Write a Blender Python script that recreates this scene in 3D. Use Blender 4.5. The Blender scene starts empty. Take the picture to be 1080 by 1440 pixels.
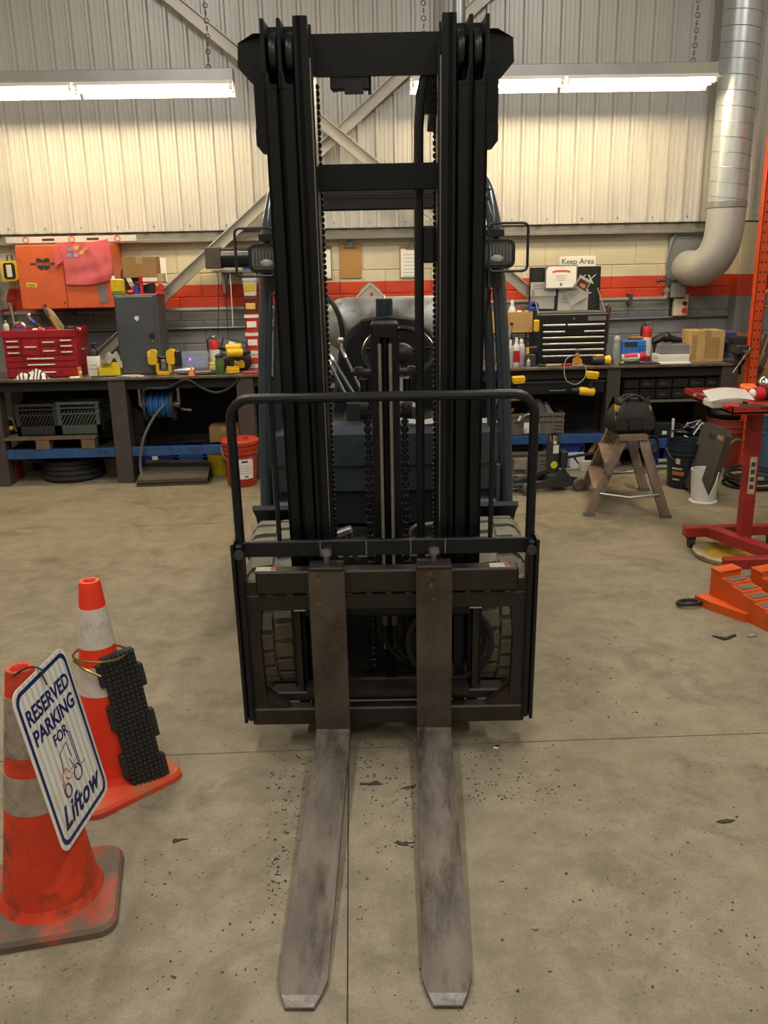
import bpy, bmesh, math, random
from mathutils import Vector, Matrix
random.seed(7)
PI = math.pi
SC = bpy.context.scene
COL = SC.collection
# ---------------------------------------------------------------- camera
FPX, PITCH, ROLL, YAW, CAMH = 1220.0, math.radians(16.2), .020, math.radians(1.8), 1.75
_f = Vector((math.sin(YAW)*math.cos(PITCH), math.cos(YAW)*math.cos(PITCH), -math.sin(PITCH)))
_r0 = Vector((math.cos(YAW), -math.sin(YAW), 0)); _u0 = _r0.cross(_f)
_r = _r0*math.cos(ROLL) - _u0*math.sin(ROLL); _u = _u0*math.cos(ROLL) + _r0*math.sin(ROLL)
CAMP = Vector((0, 0, CAMH))
cam = bpy.data.objects.new('camera', bpy.data.cameras.new('camera')); COL.objects.link(cam)
cam.data.sensor_fit = 'VERTICAL'; cam.data.sensor_height = 36; cam.data.lens = FPX/1440*36
cam.data.clip_start = .05; cam.data.clip_end = 200
cam.matrix_world = Matrix(((_r.x, _u.x, -_f.x, 0), (_r.y, _u.y, -_f.y, 0), (_r.z, _u.z, -_f.z, CAMH), (0, 0, 0, 1)))
SC.camera = cam
# ---------------------------------------------------------------- world, lamps, exposure
w = bpy.data.worlds.new('world'); SC.world = w; w.use_nodes = True
w.node_tree.nodes['Background'].inputs[0].default_value = (.60, .62, .66, 1)
w.node_tree.nodes['Background'].inputs[1].default_value = .25
SC.view_settings.view_transform = 'Standard'; SC.view_settings.look = 'None'
SC.view_settings.exposure = 0.0; SC.view_settings.gamma = 1.0; SC.view_settings.use_curve_mapping = False
def area_lamp(name, loc, sx, sy, power, col, rx=0):
    d = bpy.data.lights.new(name, 'AREA'); d.shape = 'RECTANGLE'; d.size = sx; d.size_y = sy; d.energy = power; d.color = col
    o = bpy.data.objects.new(name, d); COL.objects.link(o); o.location = loc; o.rotation_euler = (rx, 0, 0)
    return o
for i, (x, y, e) in enumerate([(-2.0, .4, 62), (2.2, .4, 62), (-2.0, 3.5, 122), (2.2, 3.5, 122), (.1, -2.2, 92)]):
    area_lamp('ceiling_lamp', (x, y, 5.3), .5, 2.4, e, (1, .955, .87))
# ---------------------------------------------------------------- helpers
def at(px, py, Y):
    d = _f + _r*((px-540)/FPX) - _u*((py-720)/FPX)
    return CAMP + d*(Y/d.y)
def onz(px, py, z=0.0):
    d = _f + _r*((px-540)/FPX) - _u*((py-720)/FPX)
    return CAMP + d*((z-CAMH)/d.z)
def lin(h):
    h = h.lstrip('#'); c = [int(h[i:i+2], 16)/255 for i in (0, 2, 4)]
    return tuple(x/12.92 if x <= .04045 else ((x+.055)/1.055)**2.4 for x in c) + (1,)
class N:
    def __init__(s, m): s.t = m.node_tree; s.n = s.t.nodes; s.l = s.t.links
    def a(s, k, **kw):
        n = s.n.new(k)
        for a, v in kw.items():
            if a.startswith('i_'):
                q = a[2:]; n.inputs[int(q) if q.isdigit() else q.replace('_', ' ')].default_value = v
            else: setattr(n, a, v)
        return n
    def c(s, o, i): s.l.new(o, i)
MATS = {}
def mat(key, col, r=.55, m=0.0, v=.12, sc=6.0, b=0.0, bs=80.0, dirt=None, da=.0, ds=5.0, emit=0.0, trans=0.0, coat=0.0, spec=.5, stretch=None, col2=None):
    if key in MATS: return MATS[key]
    M = bpy.data.materials.new(key); M.use_nodes = True; g = N(M); p = g.n['Principled BSDF']
    c = lin(col); tc = g.a('ShaderNodeTexCoord'); src = tc.outputs['Object']
    if stretch:
        mp = g.a('ShaderNodeMapping'); mp.inputs['Scale'].default_value = stretch; g.c(src, mp.inputs[0]); src = mp.outputs[0]
    nz = g.a('ShaderNodeTexNoise', i_Scale=sc, i_Detail=5.0); g.c(src, nz.inputs['Vector'])
    rp = g.a('ShaderNodeValToRGB'); g.c(nz.outputs['Fac'], rp.inputs[0])
    e = rp.color_ramp.elements; e[0].position = .3; e[1].position = .7
    if col2: e[0].color = c; e[1].color = lin(col2)
    else:
        e[0].color = tuple(x*(1-v) for x in c[:3])+(1,); e[1].color = tuple(min(1, x*(1+v)) for x in c[:3])+(1,)
    out = rp.outputs[0]
    if dirt and da > 0:
        n2 = g.a('ShaderNodeTexNoise', i_Scale=ds, i_Detail=9.0, i_Roughness=.7); g.c(src, n2.inputs['Vector'])
        r2 = g.a('ShaderNodeValToRGB'); r2.color_ramp.elements[0].position = .62-da*.35; r2.color_ramp.elements[1].position = .78-da*.3
        g.c(n2.outputs['Fac'], r2.inputs[0])
        mx = g.a('ShaderNodeMix', data_type='RGBA'); g.c(r2.outputs[0], mx.inputs[0]); g.c(out, mx.inputs[6]); mx.inputs[7].default_value = lin(dirt); out = mx.outputs[2]
    g.c(out, p.inputs['Base Color'])
    p.inputs['Roughness'].default_value = r; p.inputs['Metallic'].default_value = m
    p.inputs['Specular IOR Level'].default_value = spec
    if coat: p.inputs['Coat Weight'].default_value = coat; p.inputs['Coat Roughness'].default_value = .15
    if trans: p.inputs['Transmission Weight'].default_value = trans
    if emit: g.c(out, p.inputs['Emission Color']); p.inputs['Emission Strength'].default_value = emit
    if b:
        n3 = g.a('ShaderNodeTexNoise', i_Scale=bs, i_Detail=4.0); g.c(src, n3.inputs['Vector'])
        bp = g.a('ShaderNodeBump', i_Strength=b, i_Distance=.01); g.c(n3.outputs['Fac'], bp.inputs['Height']); g.c(bp.outputs[0], p.inputs['Normal'])
    MATS[key] = M
    return M
class MB:
    def __init__(s): s.bm = bmesh.new()
    def box(s, cx, cy, cz, sx, sy, sz, rx=0, ry=0, rz=0, bev=0, seg=1):
        n0 = set(s.bm.verts)
        M = Matrix.Translation((cx, cy, cz)) @ Matrix.Rotation(rz, 4, 'Z') @ Matrix.Rotation(ry, 4, 'Y') @ Matrix.Rotation(rx, 4, 'X') @ Matrix.Diagonal((sx, sy, sz, 1))
        r = bmesh.ops.create_cube(s.bm, size=1, matrix=M)
        if bev:
            ed = list({e for v in r['verts'] for e in v.link_edges})
            bmesh.ops.bevel(s.bm, geom=ed, offset=min(bev, .45*min(sx, sy, sz)), segments=seg, affect='EDGES', profile=.5)
        return s
    def b2(s, x0, x1, y0, y1, z0, z1, bev=0, seg=1):
        return s.box((x0+x1)/2, (y0+y1)/2, (z0+z1)/2, abs(x1-x0), abs(y1-y0), abs(z1-z0), bev=bev, seg=seg)
    def loft(s, rings, closed=True, caps=True, loop=False):
        R = [[s.bm.verts.new(p) for p in ring] for ring in rings]; n = len(R[0])
        pairs = list(zip(R, R[1:])) + ([(R[-1], R[0])] if loop else [])
        for a, b in pairs:
            for i in range(n if closed else n-1):
                j = (i+1) % n
                try: s.bm.faces.new((a[i], a[j], b[j], b[i]))
                except ValueError: pass
        if caps and closed and not loop and n > 2:
            for q in (R[0][::-1], R[-1]):
                try: s.bm.faces.new(q)
                except ValueError: pass
        return s
    def tube(s, pts, r, n=8, loop=False, caps=True):
        P = [Vector(p) for p in pts]; k = len(P); rs = r if isinstance(r, (list, tuple)) else [r]*k
        rings = []; up = None
        for i in range(k):
            a = P[i-1] if (i or loop) else P[i]; b = P[(i+1) % k] if (i < k-1 or loop) else P[i]
            t = (b-a).normalized()
            if up is None: up = Vector((0, 0, 1)) if abs(t.z) < .9 else Vector((1, 0, 0))
            x = t.cross(up)
            if x.length < 1e-6: x = t.orthogonal()
            x.normalize(); y = x.cross(t).normalized(); up = y
            rings.append([P[i] + (x*math.cos(2*PI*j/n) + y*math.sin(2*PI*j/n))*rs[i] for j in range(n)])
        return s.loft(rings, caps=caps, loop=loop)
    def cyl(s, p0, p1, r0, r1=None, n=16):
        return s.tube([p0, p1], [r0, r0 if r1 is None else r1], n)
    def lathe(s, prof, n=24, c=(0, 0, 0), M=None):
        rings = []
        for r, z in prof:
            rings.append([Vector((c[0]+max(r, 1e-4)*math.cos(2*PI*j/n), c[1]+max(r, 1e-4)*math.sin(2*PI*j/n), c[2]+z)) for j in range(n)])
        if M: rings = [[M @ p for p in q] for q in rings]
        return s.loft(rings)
    def prism(s, poly, ax, d0, d1):
        f = {'x': lambda a, b, d: (d, a, b), 'y': lambda a, b, d: (a, d, b), 'z': lambda a, b, d: (a, b, d)}[ax]
        return s.loft([[Vector(f(a, b, d)) for a, b in poly] for d in (d0, d1)])
    def sph(s, c, r, u=12, v=8):
        r = r if isinstance(r, (list, tuple)) else (r, r, r)
        bmesh.ops.create_uvsphere(s.bm, u_segments=u, v_segments=v, radius=1, matrix=Matrix.Translation(c) @ Matrix.Diagonal((r[0], r[1], r[2], 1)))
        return s
    def torus(s, c, R, r, ax='z', n=24, k=8, M=None):
        pts = []
        for i in range(n):
            a = 2*PI*i/n; q = (R*math.cos(a), R*math.sin(a))
            p = {'z': (q[0], q[1], 0), 'x': (0, q[0], q[1]), 'y': (q[0], 0, q[1])}[ax]
            pts.append((M @ Vector(p) if M else Vector(p)) + Vector(c))
        return s.tube(pts, r, k, loop=True)
    def grid(s, fn, nu, nv, thick=0):
        R = [[Vector(fn(i/nu, j/nv)) for j in range(nv+1)] for i in range(nu+1)]
        V = [[s.bm.verts.new(p) for p in row] for row in R]; fs = []
        for i in range(nu):
            for j in range(nv): fs.append(s.bm.faces.new((V[i][j], V[i+1][j], V[i+1][j+1], V[i][j+1])))
        if thick: bmesh.ops.solidify(s.bm, geom=fs, thickness=thick)
        return s
    def xf(s, M): bmesh.ops.transform(s.bm, matrix=M, verts=s.bm.verts); return s
    def done(s, name, m, parent=None, loc=(0, 0, 0), rot=(0, 0, 0), sm=35):
        bmesh.ops.recalc_face_normals(s.bm, faces=s.bm.faces)
        me = bpy.data.meshes.new(name); s.bm.to_mesh(me); s.bm.free()
        me.materials.append(m)
        if sm:
            me.shade_smooth(); me.set_sharp_from_angle(angle=math.radians(sm))
        o = bpy.data.objects.new(name, me); COL.objects.link(o); o.location = loc; o.rotation_euler = rot
        if parent: o.parent = parent
        return o
def tag(o, label, cat, group=None, kind=None):
    o['label'] = label; o['category'] = cat
    if group: o['group'] = group
    if kind: o['kind'] = kind
    return o
def thing(name, label, cat, loc=(0, 0, 0), rz=0, group=None):
    o = bpy.data.objects.new(name, None); COL.objects.link(o); o.empty_display_size = .1
    o.location = loc; o.rotation_euler = (0, 0, rz)
    return tag(o, label, cat, group)
def text(name, s, size, m, parent, loc, rot=(PI/2, 0, 0), align='CENTER', shear=0, off=0, sx=1, ext=.0004, sp=1):
    c = bpy.data.curves.new(name, 'FONT'); c.body = s; c.size = size; c.align_x = align; c.align_y = 'CENTER'; c.shear = shear; c.offset = off; c.space_character = sp; c.extrude = ext
    c.materials.append(m); c.resolution_u = 3
    q = bpy.data.objects.new(name, c); COL.objects.link(q)
    me = bpy.data.meshes.new_from_object(q.evaluated_get(bpy.context.evaluated_depsgraph_get())); me.name = name
    bpy.data.objects.remove(q); bpy.data.curves.remove(c)
    if not me.materials: me.materials.append(m)
    o = bpy.data.objects.new(name, me); COL.objects.link(o); o.parent = parent; o.location = loc; o.rotation_euler = rot; o.scale = (sx, 1, 1)
    return o
def copy_part(o, parent, loc=None, rot=None):
    c = o.copy(); COL.objects.link(c); c.parent = parent
    if loc is not None: c.location = loc
    if rot is not None: c.rotation_euler = rot
    for ch in o.children: copy_part(ch, c)
    return c
def copy_thing(o, label, loc, rz=None, group=None):
    c = o.copy(); COL.objects.link(c); c.location = loc
    if rz is not None: c.rotation_euler = (0, 0, rz)
    c['label'] = label
    if group: c['group'] = group
    for ch in o.children: copy_part(ch, c)
    return c
def arc(cx, cy, r, a0, a1, n): return [(cx+r*math.cos(a0+(a1-a0)*i/n), cy+r*math.sin(a0+(a1-a0)*i/n)) for i in range(n+1)]
def rrect(w, h, r, n=4):
    p = []
    for cx, cy, a in ((w/2-r, h/2-r, 0), (-w/2+r, h/2-r, PI/2), (-w/2+r, -h/2+r, PI), (w/2-r, -h/2+r, 1.5*PI)): p += arc(cx, cy, r, a, a+PI/2, n)
    return p
def spline(pts, n=6):
    P = [Vector(p) for p in pts]; P = [P[0]*2-P[1]] + P + [P[-1]*2-P[-2]]; out = []
    for i in range(1, len(P)-2):
        for k in range(n):
            t = k/n; a, b, c, d = P[i-1], P[i], P[i+1], P[i+2]
            out.append(.5*((2*b)+(c-a)*t+(2*a-5*b+4*c-d)*t*t+(3*b-a-3*c+d)*t**3))
    return out + [P[-2]]
# ---------------------------------------------------------------- common materials
black = mat('black_steel', '15181c', .42, 0, .2, 9, .12, 120, spec=.35)
blackp = mat('black_plastic', '1b1c1e', .5, 0, .15)
rubber = mat('rubber', '201f1e', .8, 0, .2, 12, .2, 60)
steel = mat('bare_steel', '8d8d8a', .35, .85, .15, 14)
chrome = mat('chrome', 'd8d8d6', .15, 1, .05)
galv = mat('galvanised', 'a4a9ab', .38, .75, .16, 5, .06, 30)
white = mat('white_plastic', 'dedcd4', .5, 0, .05)
paper = mat('paper', 'e8e6df', .8, 0, .04)
ink = mat('ink', '2a2a2c', .7)
greyink = mat('grey_ink', '8a8a8a', .8)
red = mat('red_paint', 'a01c24', .4, 0, .14, 7, .05, 60, '571318', .25, 9)
redp = mat('red_plastic', 'c0242a', .4, 0, .1)
yellow = mat('yellow_plastic', 'e0b21c', .45, 0, .12)
orange = mat('orange_plastic', 'e0641e', .5, 0, .12)
bluep = mat('blue_plastic', '1d44a0', .45, 0, .15)
card = mat('cardboard', 'b08a58', .85, 0, .08, 14, .08, 90)
carddk = mat('cardboard_dark', '8d6c42', .85, 0, .1, 14)
greym = mat('grey_paint', '6d7072', .5, 0, .1, 6)
darkm = mat('dark_paint', '3a3a3a', .5, 0, .15, 6)
wood = mat('wood', '9b7650', .75, 0, .2, 3, .1, 40, stretch=(1, 1, 8))
# ---------------------------------------------------------------- the setting
def floor_mat():
    M = bpy.data.materials.new('concrete'); M.use_nodes = True; g = N(M); p = g.n['Principled BSDF']
    geo = g.a('ShaderNodeNewGeometry'); P = geo.outputs['Position']
    def noise(sc, det, rough=.5, dist=0.0):
        n = g.a('ShaderNodeTexNoise', i_Scale=sc, i_Detail=det, i_Roughness=rough, i_Distortion=dist); g.c(P, n.inputs['Vector']); return n.outputs['Fac']
    def ramp(f, a, b, ca, cb):
        r = g.a('ShaderNodeValToRGB'); g.c(f, r.inputs[0]); e = r.color_ramp.elements; e[0].position = a; e[1].position = b; e[0].color = ca; e[1].color = cb; return r.outputs[0]
    def mix(f, a, b, mode='MIX'):
        m = g.a('ShaderNodeMix', data_type='RGBA', blend_type=mode)
        if isinstance(f, float): m.inputs[0].default_value = f
        else: g.c(f, m.inputs[0])
        for k, q in ((6, a), (7, b)):
            if isinstance(q, tuple): m.inputs[k].default_value = q
            else: g.c(q, m.inputs[k])
        return m.outputs[2]
    W, K = (1, 1, 1, 1), (0, 0, 0, 1)
    base = ramp(noise(1.1, 8, .62, .4), .3, .72, lin('6c6452'), lin('8e846e'))
    base = mix(ramp(noise(9, 6, .7), .40, .68, K, (.6, .6, .6, 1)), base, lin('9f9580'))
    base = mix(ramp(noise(2.3, 9, .7, 1.0), .52, .70, K, (.75, .75, .75, 1)), base, lin('564d3e'))
    base = mix(ramp(noise(130, 3, .6), .35, .7, K, (.35, .35, .35, 1)), base, lin('5d5444'))
    # small dark specks, denser where the patch noise is high
    sp = ramp(noise(75, 2, .5), .66, .69, K, W); pa = ramp(noise(1.7, 4, .6), .45, .6, (.12, .12, .12, 1), W)
    base = mix(mix(1.0, sp, pa, 'MULTIPLY'), base, lin('2b2722'))
    st = ramp(noise(17, 7, .75, 1.5), .66, .72, K, (.85, .85, .85, 1))
    base = mix(mix(1.0, st, ramp(noise(1.3, 3), .5, .62, K, W), 'MULTIPLY'), base, lin('37322b'))
    # pale scuffs
    base = mix(ramp(noise(28, 5, .8, 2.5), .70, .78, K, (.5, .5, .5, 1)), base, lin('aaa28e'))
    # broad darker oval under the truck, fading outward
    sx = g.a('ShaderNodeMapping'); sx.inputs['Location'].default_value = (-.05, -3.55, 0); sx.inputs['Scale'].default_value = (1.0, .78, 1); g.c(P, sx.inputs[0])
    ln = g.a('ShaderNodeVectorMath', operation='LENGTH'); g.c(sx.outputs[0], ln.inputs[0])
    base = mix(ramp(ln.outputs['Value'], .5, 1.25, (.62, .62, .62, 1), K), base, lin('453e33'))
    g.c(base, p.inputs['Base Color']); g.c(ramp(noise(5, 5), .3, .7, (.5, .5, .5, 1), (.78, .78, .78, 1)), p.inputs['Roughness'])
    bp = g.a('ShaderNodeBump', i_Strength=.12, i_Distance=.01); g.c(noise(60, 6, .7), bp.inputs['Height']); g.c(bp.outputs[0], p.inputs['Normal'])
    return M
concrete = floor_mat()
joint = mat('joint_dirt', '3a352c', .9)
fl = MB().b2(-4.6, 4.5, -4, 7.95, -.3, -.004).done('floor', joint); fl['kind'] = 'structure'
for (x0, x1) in ((-4.6, -.062), (-.058, 4.5)):
    for (y0, y1) in ((-4, 2.868), (2.873, 5.86), (5.864, 7.95)):
        MB().b2(x0, x1, y0, y1, -.11, 0).done('slab', concrete, fl, sm=0)
def block_mat():
    M = bpy.data.materials.new('painted_block'); M.use_nodes = True; g = N(M); p = g.n['Principled BSDF']
    geo = g.a('ShaderNodeNewGeometry'); sep = g.a('ShaderNodeSeparateXYZ'); g.c(geo.outputs['Position'], sep.inputs[0])
    nz = g.a('ShaderNodeTexNoise', i_Scale=2.0, i_Detail=6.0); g.c(geo.outputs['Position'], nz.inputs['Vector'])
    dv = g.a('ShaderNodeMath', operation='DIVIDE'); g.c(sep.outputs['Z'], dv.inputs[0]); dv.inputs[1].default_value = 2.5
    r = g.a('ShaderNodeValToRGB'); r.color_ramp.interpolation = 'CONSTANT'; e = r.color_ramp.elements
    e[0].position = 0; e[0].color = lin('84878a'); e[1].position = 1.378/2.5; e[1].color = lin('c8401f')
    k = r.color_ramp.elements.new(1.568/2.5); k.color = lin('d6cdb2'); g.c(dv.outputs[0], r.inputs[0])
    d = g.a('ShaderNodeValToRGB'); d.color_ramp.elements[0].position = .35; d.color_ramp.elements[1].position = .75
    d.color_ramp.elements[0].color = (.72, .71, .68, 1); d.color_ramp.elements[1].color = (1, 1, 1, 1); g.c(nz.outputs['Fac'], d.inputs[0])
    m = g.a('ShaderNodeMix', data_type='RGBA', blend_type='MULTIPLY'); m.inputs[0].default_value = 1; g.c(r.outputs[0], m.inputs[6]); g.c(d.outputs[0], m.inputs[7])
    g.c(m.outputs[2], p.inputs['Base Color']); p.inputs['Roughness'].default_value = .6
    n3 = g.a('ShaderNodeTexNoise', i_Scale=70.0, i_Detail=5.0); g.c(geo.outputs['Position'], n3.inputs['Vector'])
    bp = g.a('ShaderNodeBump', i_Strength=.25, i_Distance=.01); g.c(n3.outputs['Fac'], bp.inputs['Height']); g.c(bp.outputs[0], p.inputs['Normal'])
    return M
blockm = block_mat()
WY = 7.85
wb = MB().b2(-4.6, 4.5, WY+.006, WY+.25, -.1, 2.05).done('wall_back', blockm, sm=0); wb['kind'] = 'structure'
blk = MB().b2(-.197, .197, 0, .09, -.097, .097, bev=.004)
proto = None
for k in range(11):
    z = -.032 + .2*k
    for i in range(-12, 12):
        x = .4*i + (.2 if k % 2 else 0) + .1
        if x < -4.5 or x > 4.4: continue
        if proto is None: proto = blk.done('concrete_block', blockm, wb, (x, WY, z), sm=0)
        else: copy_part(proto, wb, (x, WY, z))
# corrugated metal cladding above the blocks, in sheets
clad = mat('cladding', 'bdbbb6', .38, .1, .05, 1.5, .03, 40)
P6 = .1524
def sheet(x0):
    prof = []
    for k in range(6):
        a = x0 + k*P6
        prof += [(a, 0), (a+.034, 0), (a+.036, .005), (a+.044, .005), (a+.046, 0), (a+.072, 0), (a+.074, .005), (a+.082, .005), (a+.084, 0), (a+.108, 0), (a+.120, .026), (a+.142, .026), (a+.1524, 0)]
    m = MB()
    ys = [WY-.045 - d for _, d in prof]
    m.loft([[Vector((x, y, z)) for (x, _), y in zip(prof, ys)] for z in (2.018, 5.6)], closed=False)
    return m.done('cladding_sheet', clad, wb, sm=20)
s0 = None
for i in range(10):
    x0 = -4.45 + i*6*P6
    if s0 is None: s0 = sheet(0); s0.location.x = x0
    else: copy_part(s0, wb, (x0, 0, 0))
scr = MB()
for i in range(27):
    scr.cyl((-4.4+i*.3048, WY-.04, 2.06), (-4.4+i*.3048, WY-.052, 2.06), .008, n=6)
scr.done('sheet_screw', steel, wb)['kind'] = 'stuff'
MB().b2(-4.6, 4.5, WY-.04, WY+.25, 2.05, 5.6).done('sheet_backing', darkm, wb, sm=0)
beamm = mat('flashing_shaded_paint', '77746f', .5, .2, .12, 4, .04, 40)  # grey darkened to carry the shade under the cladding overhang
t1 = MB().b2(-3.0, 4.50, WY-.03, WY, 1.955, 2.005).b2(-3.0, 4.5, WY-.075, WY, 1.925, 1.955, .004).done('trim_1', beamm); t1['kind'] = 'structure'
wl = MB().b2(-4.75, -4.6, -4, 8.05, -.1, 5.6).done('wall_left', blockm, sm=0); wl['kind'] = 'structure'
wr = MB().b2(4.5, 4.65, -4, 8.05, -.1, 5.6).done('wall_right', blockm, sm=0); wr['kind'] = 'structure'
wf = MB().b2(-4.75, 4.65, -4.15, -4, -.1, 5.6).done('wall_front', mat('front_wall_paint', 'b8b2a4', .7), sm=0); wf['kind'] = 'structure'
ce = MB().b2(-4.75, 4.65, -4.15, 8.05, 5.6, 5.75).done('ceiling', mat('ceiling_paint', 'c2c0ba', .7), sm=0); ce['kind'] = 'structure'
pl = MB().b2(-3.36, -3.0, WY-.12, WY, 0, 2.0, .006).done('trim_2', blockm); pl['kind'] = 'structure'
pr_ = MB().b2(3.36, 3.52, WY-.16, WY, 0, 2.0, .006).done('trim_3', blockm); pr_['kind'] = 'structure'
# steel cross bracing in front of the cladding
brm = mat('brace_paint', 'b4afa4', .45, .3, .1, 4)
def brace(p, q, lab):
    a, b = Vector(p), Vector(q); L = (b-a).length; ang = math.atan2(b.z-a.z, b.x-a.x)
    o = thing('cross_brace', lab, 'brace', tuple(a))
    M = Matrix.Rotation(-ang, 4, 'Y')
    MB().b2(0, L, -.006, .006, -.045, .045).xf(M).done('web_plate', brm, o, sm=0)
    MB().b2(0, L, -.04, .0, .036, .046).xf(M).done('flange', brm, o, sm=0)
    MB().b2(0, L, -.0, .038, -.046, -.036).xf(M).done('flange', brm, o, sm=0)
brace((-2.30, 7.72, .92), (1.25, 7.72, 3.84), 'pale steel cross brace rising from behind the grey locker to the top of the mast')
brace((-1.95, 7.64, 4.22), (1.60, 7.64, 1.40), 'pale steel cross brace falling toward the black tool chest with papers')
# wall pipes
pipem = mat('pipe_paint', '807d79', .45, .3, .12)
pp = thing('compressed_air_pipe', 'grey air pipe along the lower edge of the red wall band, with elbow and valve', 'pipe', (0, WY, 0))
MB().tube([(-3.0, -.07, 1.362), (2.70, -.07, 1.375)], .02, 10).done('pipe_run', pipem, pp)
MB().tube(spline([(2.68, -.07, 1.375), (2.76, -.07, 1.38), (2.775, -.07, 1.42), (2.775, -.07, 1.50)]), .02, 10).cyl((2.775, -.07, 1.43), (2.775, -.07, 1.46), .03).done('pipe_elbow', pipem, pp)
MB().tube([(2.68, -.09, 1.53), (2.86, -.09, 1.53)], .012, 8).cyl((2.775, -.09, 1.49), (2.775, -.09, 1.55), .022).sph((2.69, -.09, 1.53), .02, 8, 6).sph((2.86, -.09, 1.53), .02, 8, 6).done('valve_handle', darkm, pp)
for x in (-2.4, -.87, .3, 1.9, 2.45): MB().b2(x-.015, x+.015, -.1, 0, 1.34, 1.42).done('pipe_clamp', darkm, pp)
MB().cyl((2.16, -.08, 1.36), (2.16, -.08, 1.2), .018, .022, 10).done('hanging_handle', blackp, pp)
MB().b2(2.03, 2.11, -.11, -.05, 1.33, 1.40, .006).done('coupling', galv, pp)
cd = tag(MB().tube([(-3, -.02, 1.205), (.2, -.02, 1.205), (2.2, -.02, 1.2), (3.36, -.02, 1.215)], .012, 8).done('conduit', mat('conduit_grey', '74767a', .4, .4), None, (0, WY, 0)), 'thin grey conduit running along the grey blocks below the air pipe', 'conduit')
# fluorescent fixtures
tubem = mat('lit_tube', 'ffe9be', .4, 0, 0, emit=60.0)
lampw = mat('lamp_enamel', 'e6e2d8', .4, 0, .04)
lamph = mat('lamp_housing', 'a9a8a6', .3, .6, .08)
def fixture(x0, ln, lab):
    o = thing('fluorescent_fixture', lab, 'ceiling light', (x0, 7.06, 2.985), 0, 'fluorescent fixtures over the benches')
    MB().b2(0, ln, -.055, .055, .045, .13, .004).done('housing', lamph, o)
    n = 2
    for k in range(n):
        a = k*ln/n+.012; b = (k+1)*ln/n-.012
        MB().loft([[Vector((x, y, z)) for y, z in ((-.15, .012), (-.056, .046), (.085, .046), (.150, -.032), (.153, -.029), (.088, .051), (-.058, .051), (-.152, .008))] for x in (a, b)]).done('reflector', lampw, o, sm=0)
        for y in (-.062, .062): MB().cyl((a+.03, y, .012), (b-.03, y, .012), .019, n=12).done('tube', tubem, o)
        for x in (a+.012, b-.012):
            for y in (-.062, .062): MB().b2(x-.01, x+.01, y-.022, y+.022, -.012, .045).done('lamp_socket', lampw, o, sm=0)
    for x in (.1, ln-.18):
        m = MB()
        for k in range(46):
            m.torus((x+.008*math.sin(k*.3), 0, .15+.05*k), .017, .004, 'x' if k % 2 else 'y', 7, 4)
        m.done('hanging_chain', steel, o, sm=0)
fixture(-3.14, 2.32, 'twin tube fluorescent fixture hung on chain above the red toolbox')
fixture(.475, 2.30, 'twin tube fluorescent fixture hung on chain beside the silver duct')
# duct
dm = mat('duct_steel', 'bcc3c7', .34, .55, .1, 3, .05, 25)
o = thing('ventilation_duct', 'silver spiral duct dropping down the corner and elbowing into the wall', 'duct', (0, 0, 0))
R = .148
top = Vector((3.07, 7.36, 5.6)); bot = Vector((3.07, 7.36, 2.12))
MB().cyl(top, bot, R, n=40).done('spiral_pipe', dm, o)
m = MB(); pts = []
for i in range(16*30+1):
    a = 2*PI*i/16; pts.append((3.07+(R+.001)*math.cos(a), 7.36+(R+.001)*math.sin(a), 5.5-.112*i/16))
m.tube(pts, .0035, 5).done('spiral_seam', galv, o)
MB().lathe([(R+.004, 2.10), (R+.008, 2.105), (R+.008, 2.15), (R+.002, 2.155)], 36, (3.07, 7.36, 0)).done('duct_collar', galv, o)
el = [Vector((3.07, 7.36, 2.12)), Vector((3.07, 7.36, 2.02)), Vector((3.06, 7.37, 1.86)), Vector((3.03, 7.41, 1.73)), Vector((2.99, 7.50, 1.655)), Vector((2.96, 7.62, 1.63)), Vector((2.955, 7.80, 1.63))]
MB().tube(spline(el, 5), .15, 32).done('elbow', mat('elbow_steel', 'aeafac', .5, .3, .14, 3, .05, 25, '7d5f43', .12, 4), o)
MB().b2(2.78, 3.14, 7.815, 7.85, 1.50, 1.90, .004).done('wall_plate', greym, o)
vpz = at(649, 14, 7.3)
o = thing('vertical_pipe', 'galvanised pipe showing above the right mast rails', 'pipe', (vpz.x, 7.45, 0)); MB().cyl((0, 0, 2.02), (0, 0, 5.6), .05, n=16).done('pipe_run', galv, o); MB().cyl((0, 0, 3.9), (0, 0, 3.97), .058, n=16).done('pipe_sleeve', galv, o); MB().b2(-.02, .02, 0, .31, 2.1, 2.13).b2(-.02, .02, 0, .31, 3.6, 3.63).done('pipe_bracket', greym, o)
# electrical boxes
o = thing('junction_box', 'grey junction box with a curved conduit below the duct elbow', 'junction box', (2.87, WY, 1.44))
MB().b2(-.07, .07, -.09, 0, -.06, .07, .006).done('box', greym, o)
MB().tube(spline([(-.06, -.03, .07), (-.10, -.04, .22), (-.075, -.04, .40), (-.04, -.04, .47), (.02, -.04, .50)]), .011, 8).done('conduit_bend', greym, o)
o = thing('start_stop_switch', 'beige switch box with red and black push buttons on the grey wall', 'switch', (2.915, WY, 1.22))
MB().b2(-.065, .065, -.06, 0, 0, .19, .006).done('housing', mat('switch_beige', 'c9c0a2', .5), o)
MB().b2(-.085, .05, -.02, 0, -.015, .2).done('back_plate', blackp, o)
MB().cyl((.03, -.06, .11), (.03, -.075, .11), .018).done('black_button', blackp, o)
MB().cyl((.03, -.06, .05), (.03, -.08, .05), .024).done('red_button', redp, o)
MB().b2(-.04, .03, -.062, -.06, .15, .158).done('nameplate', ink, o)
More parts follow.
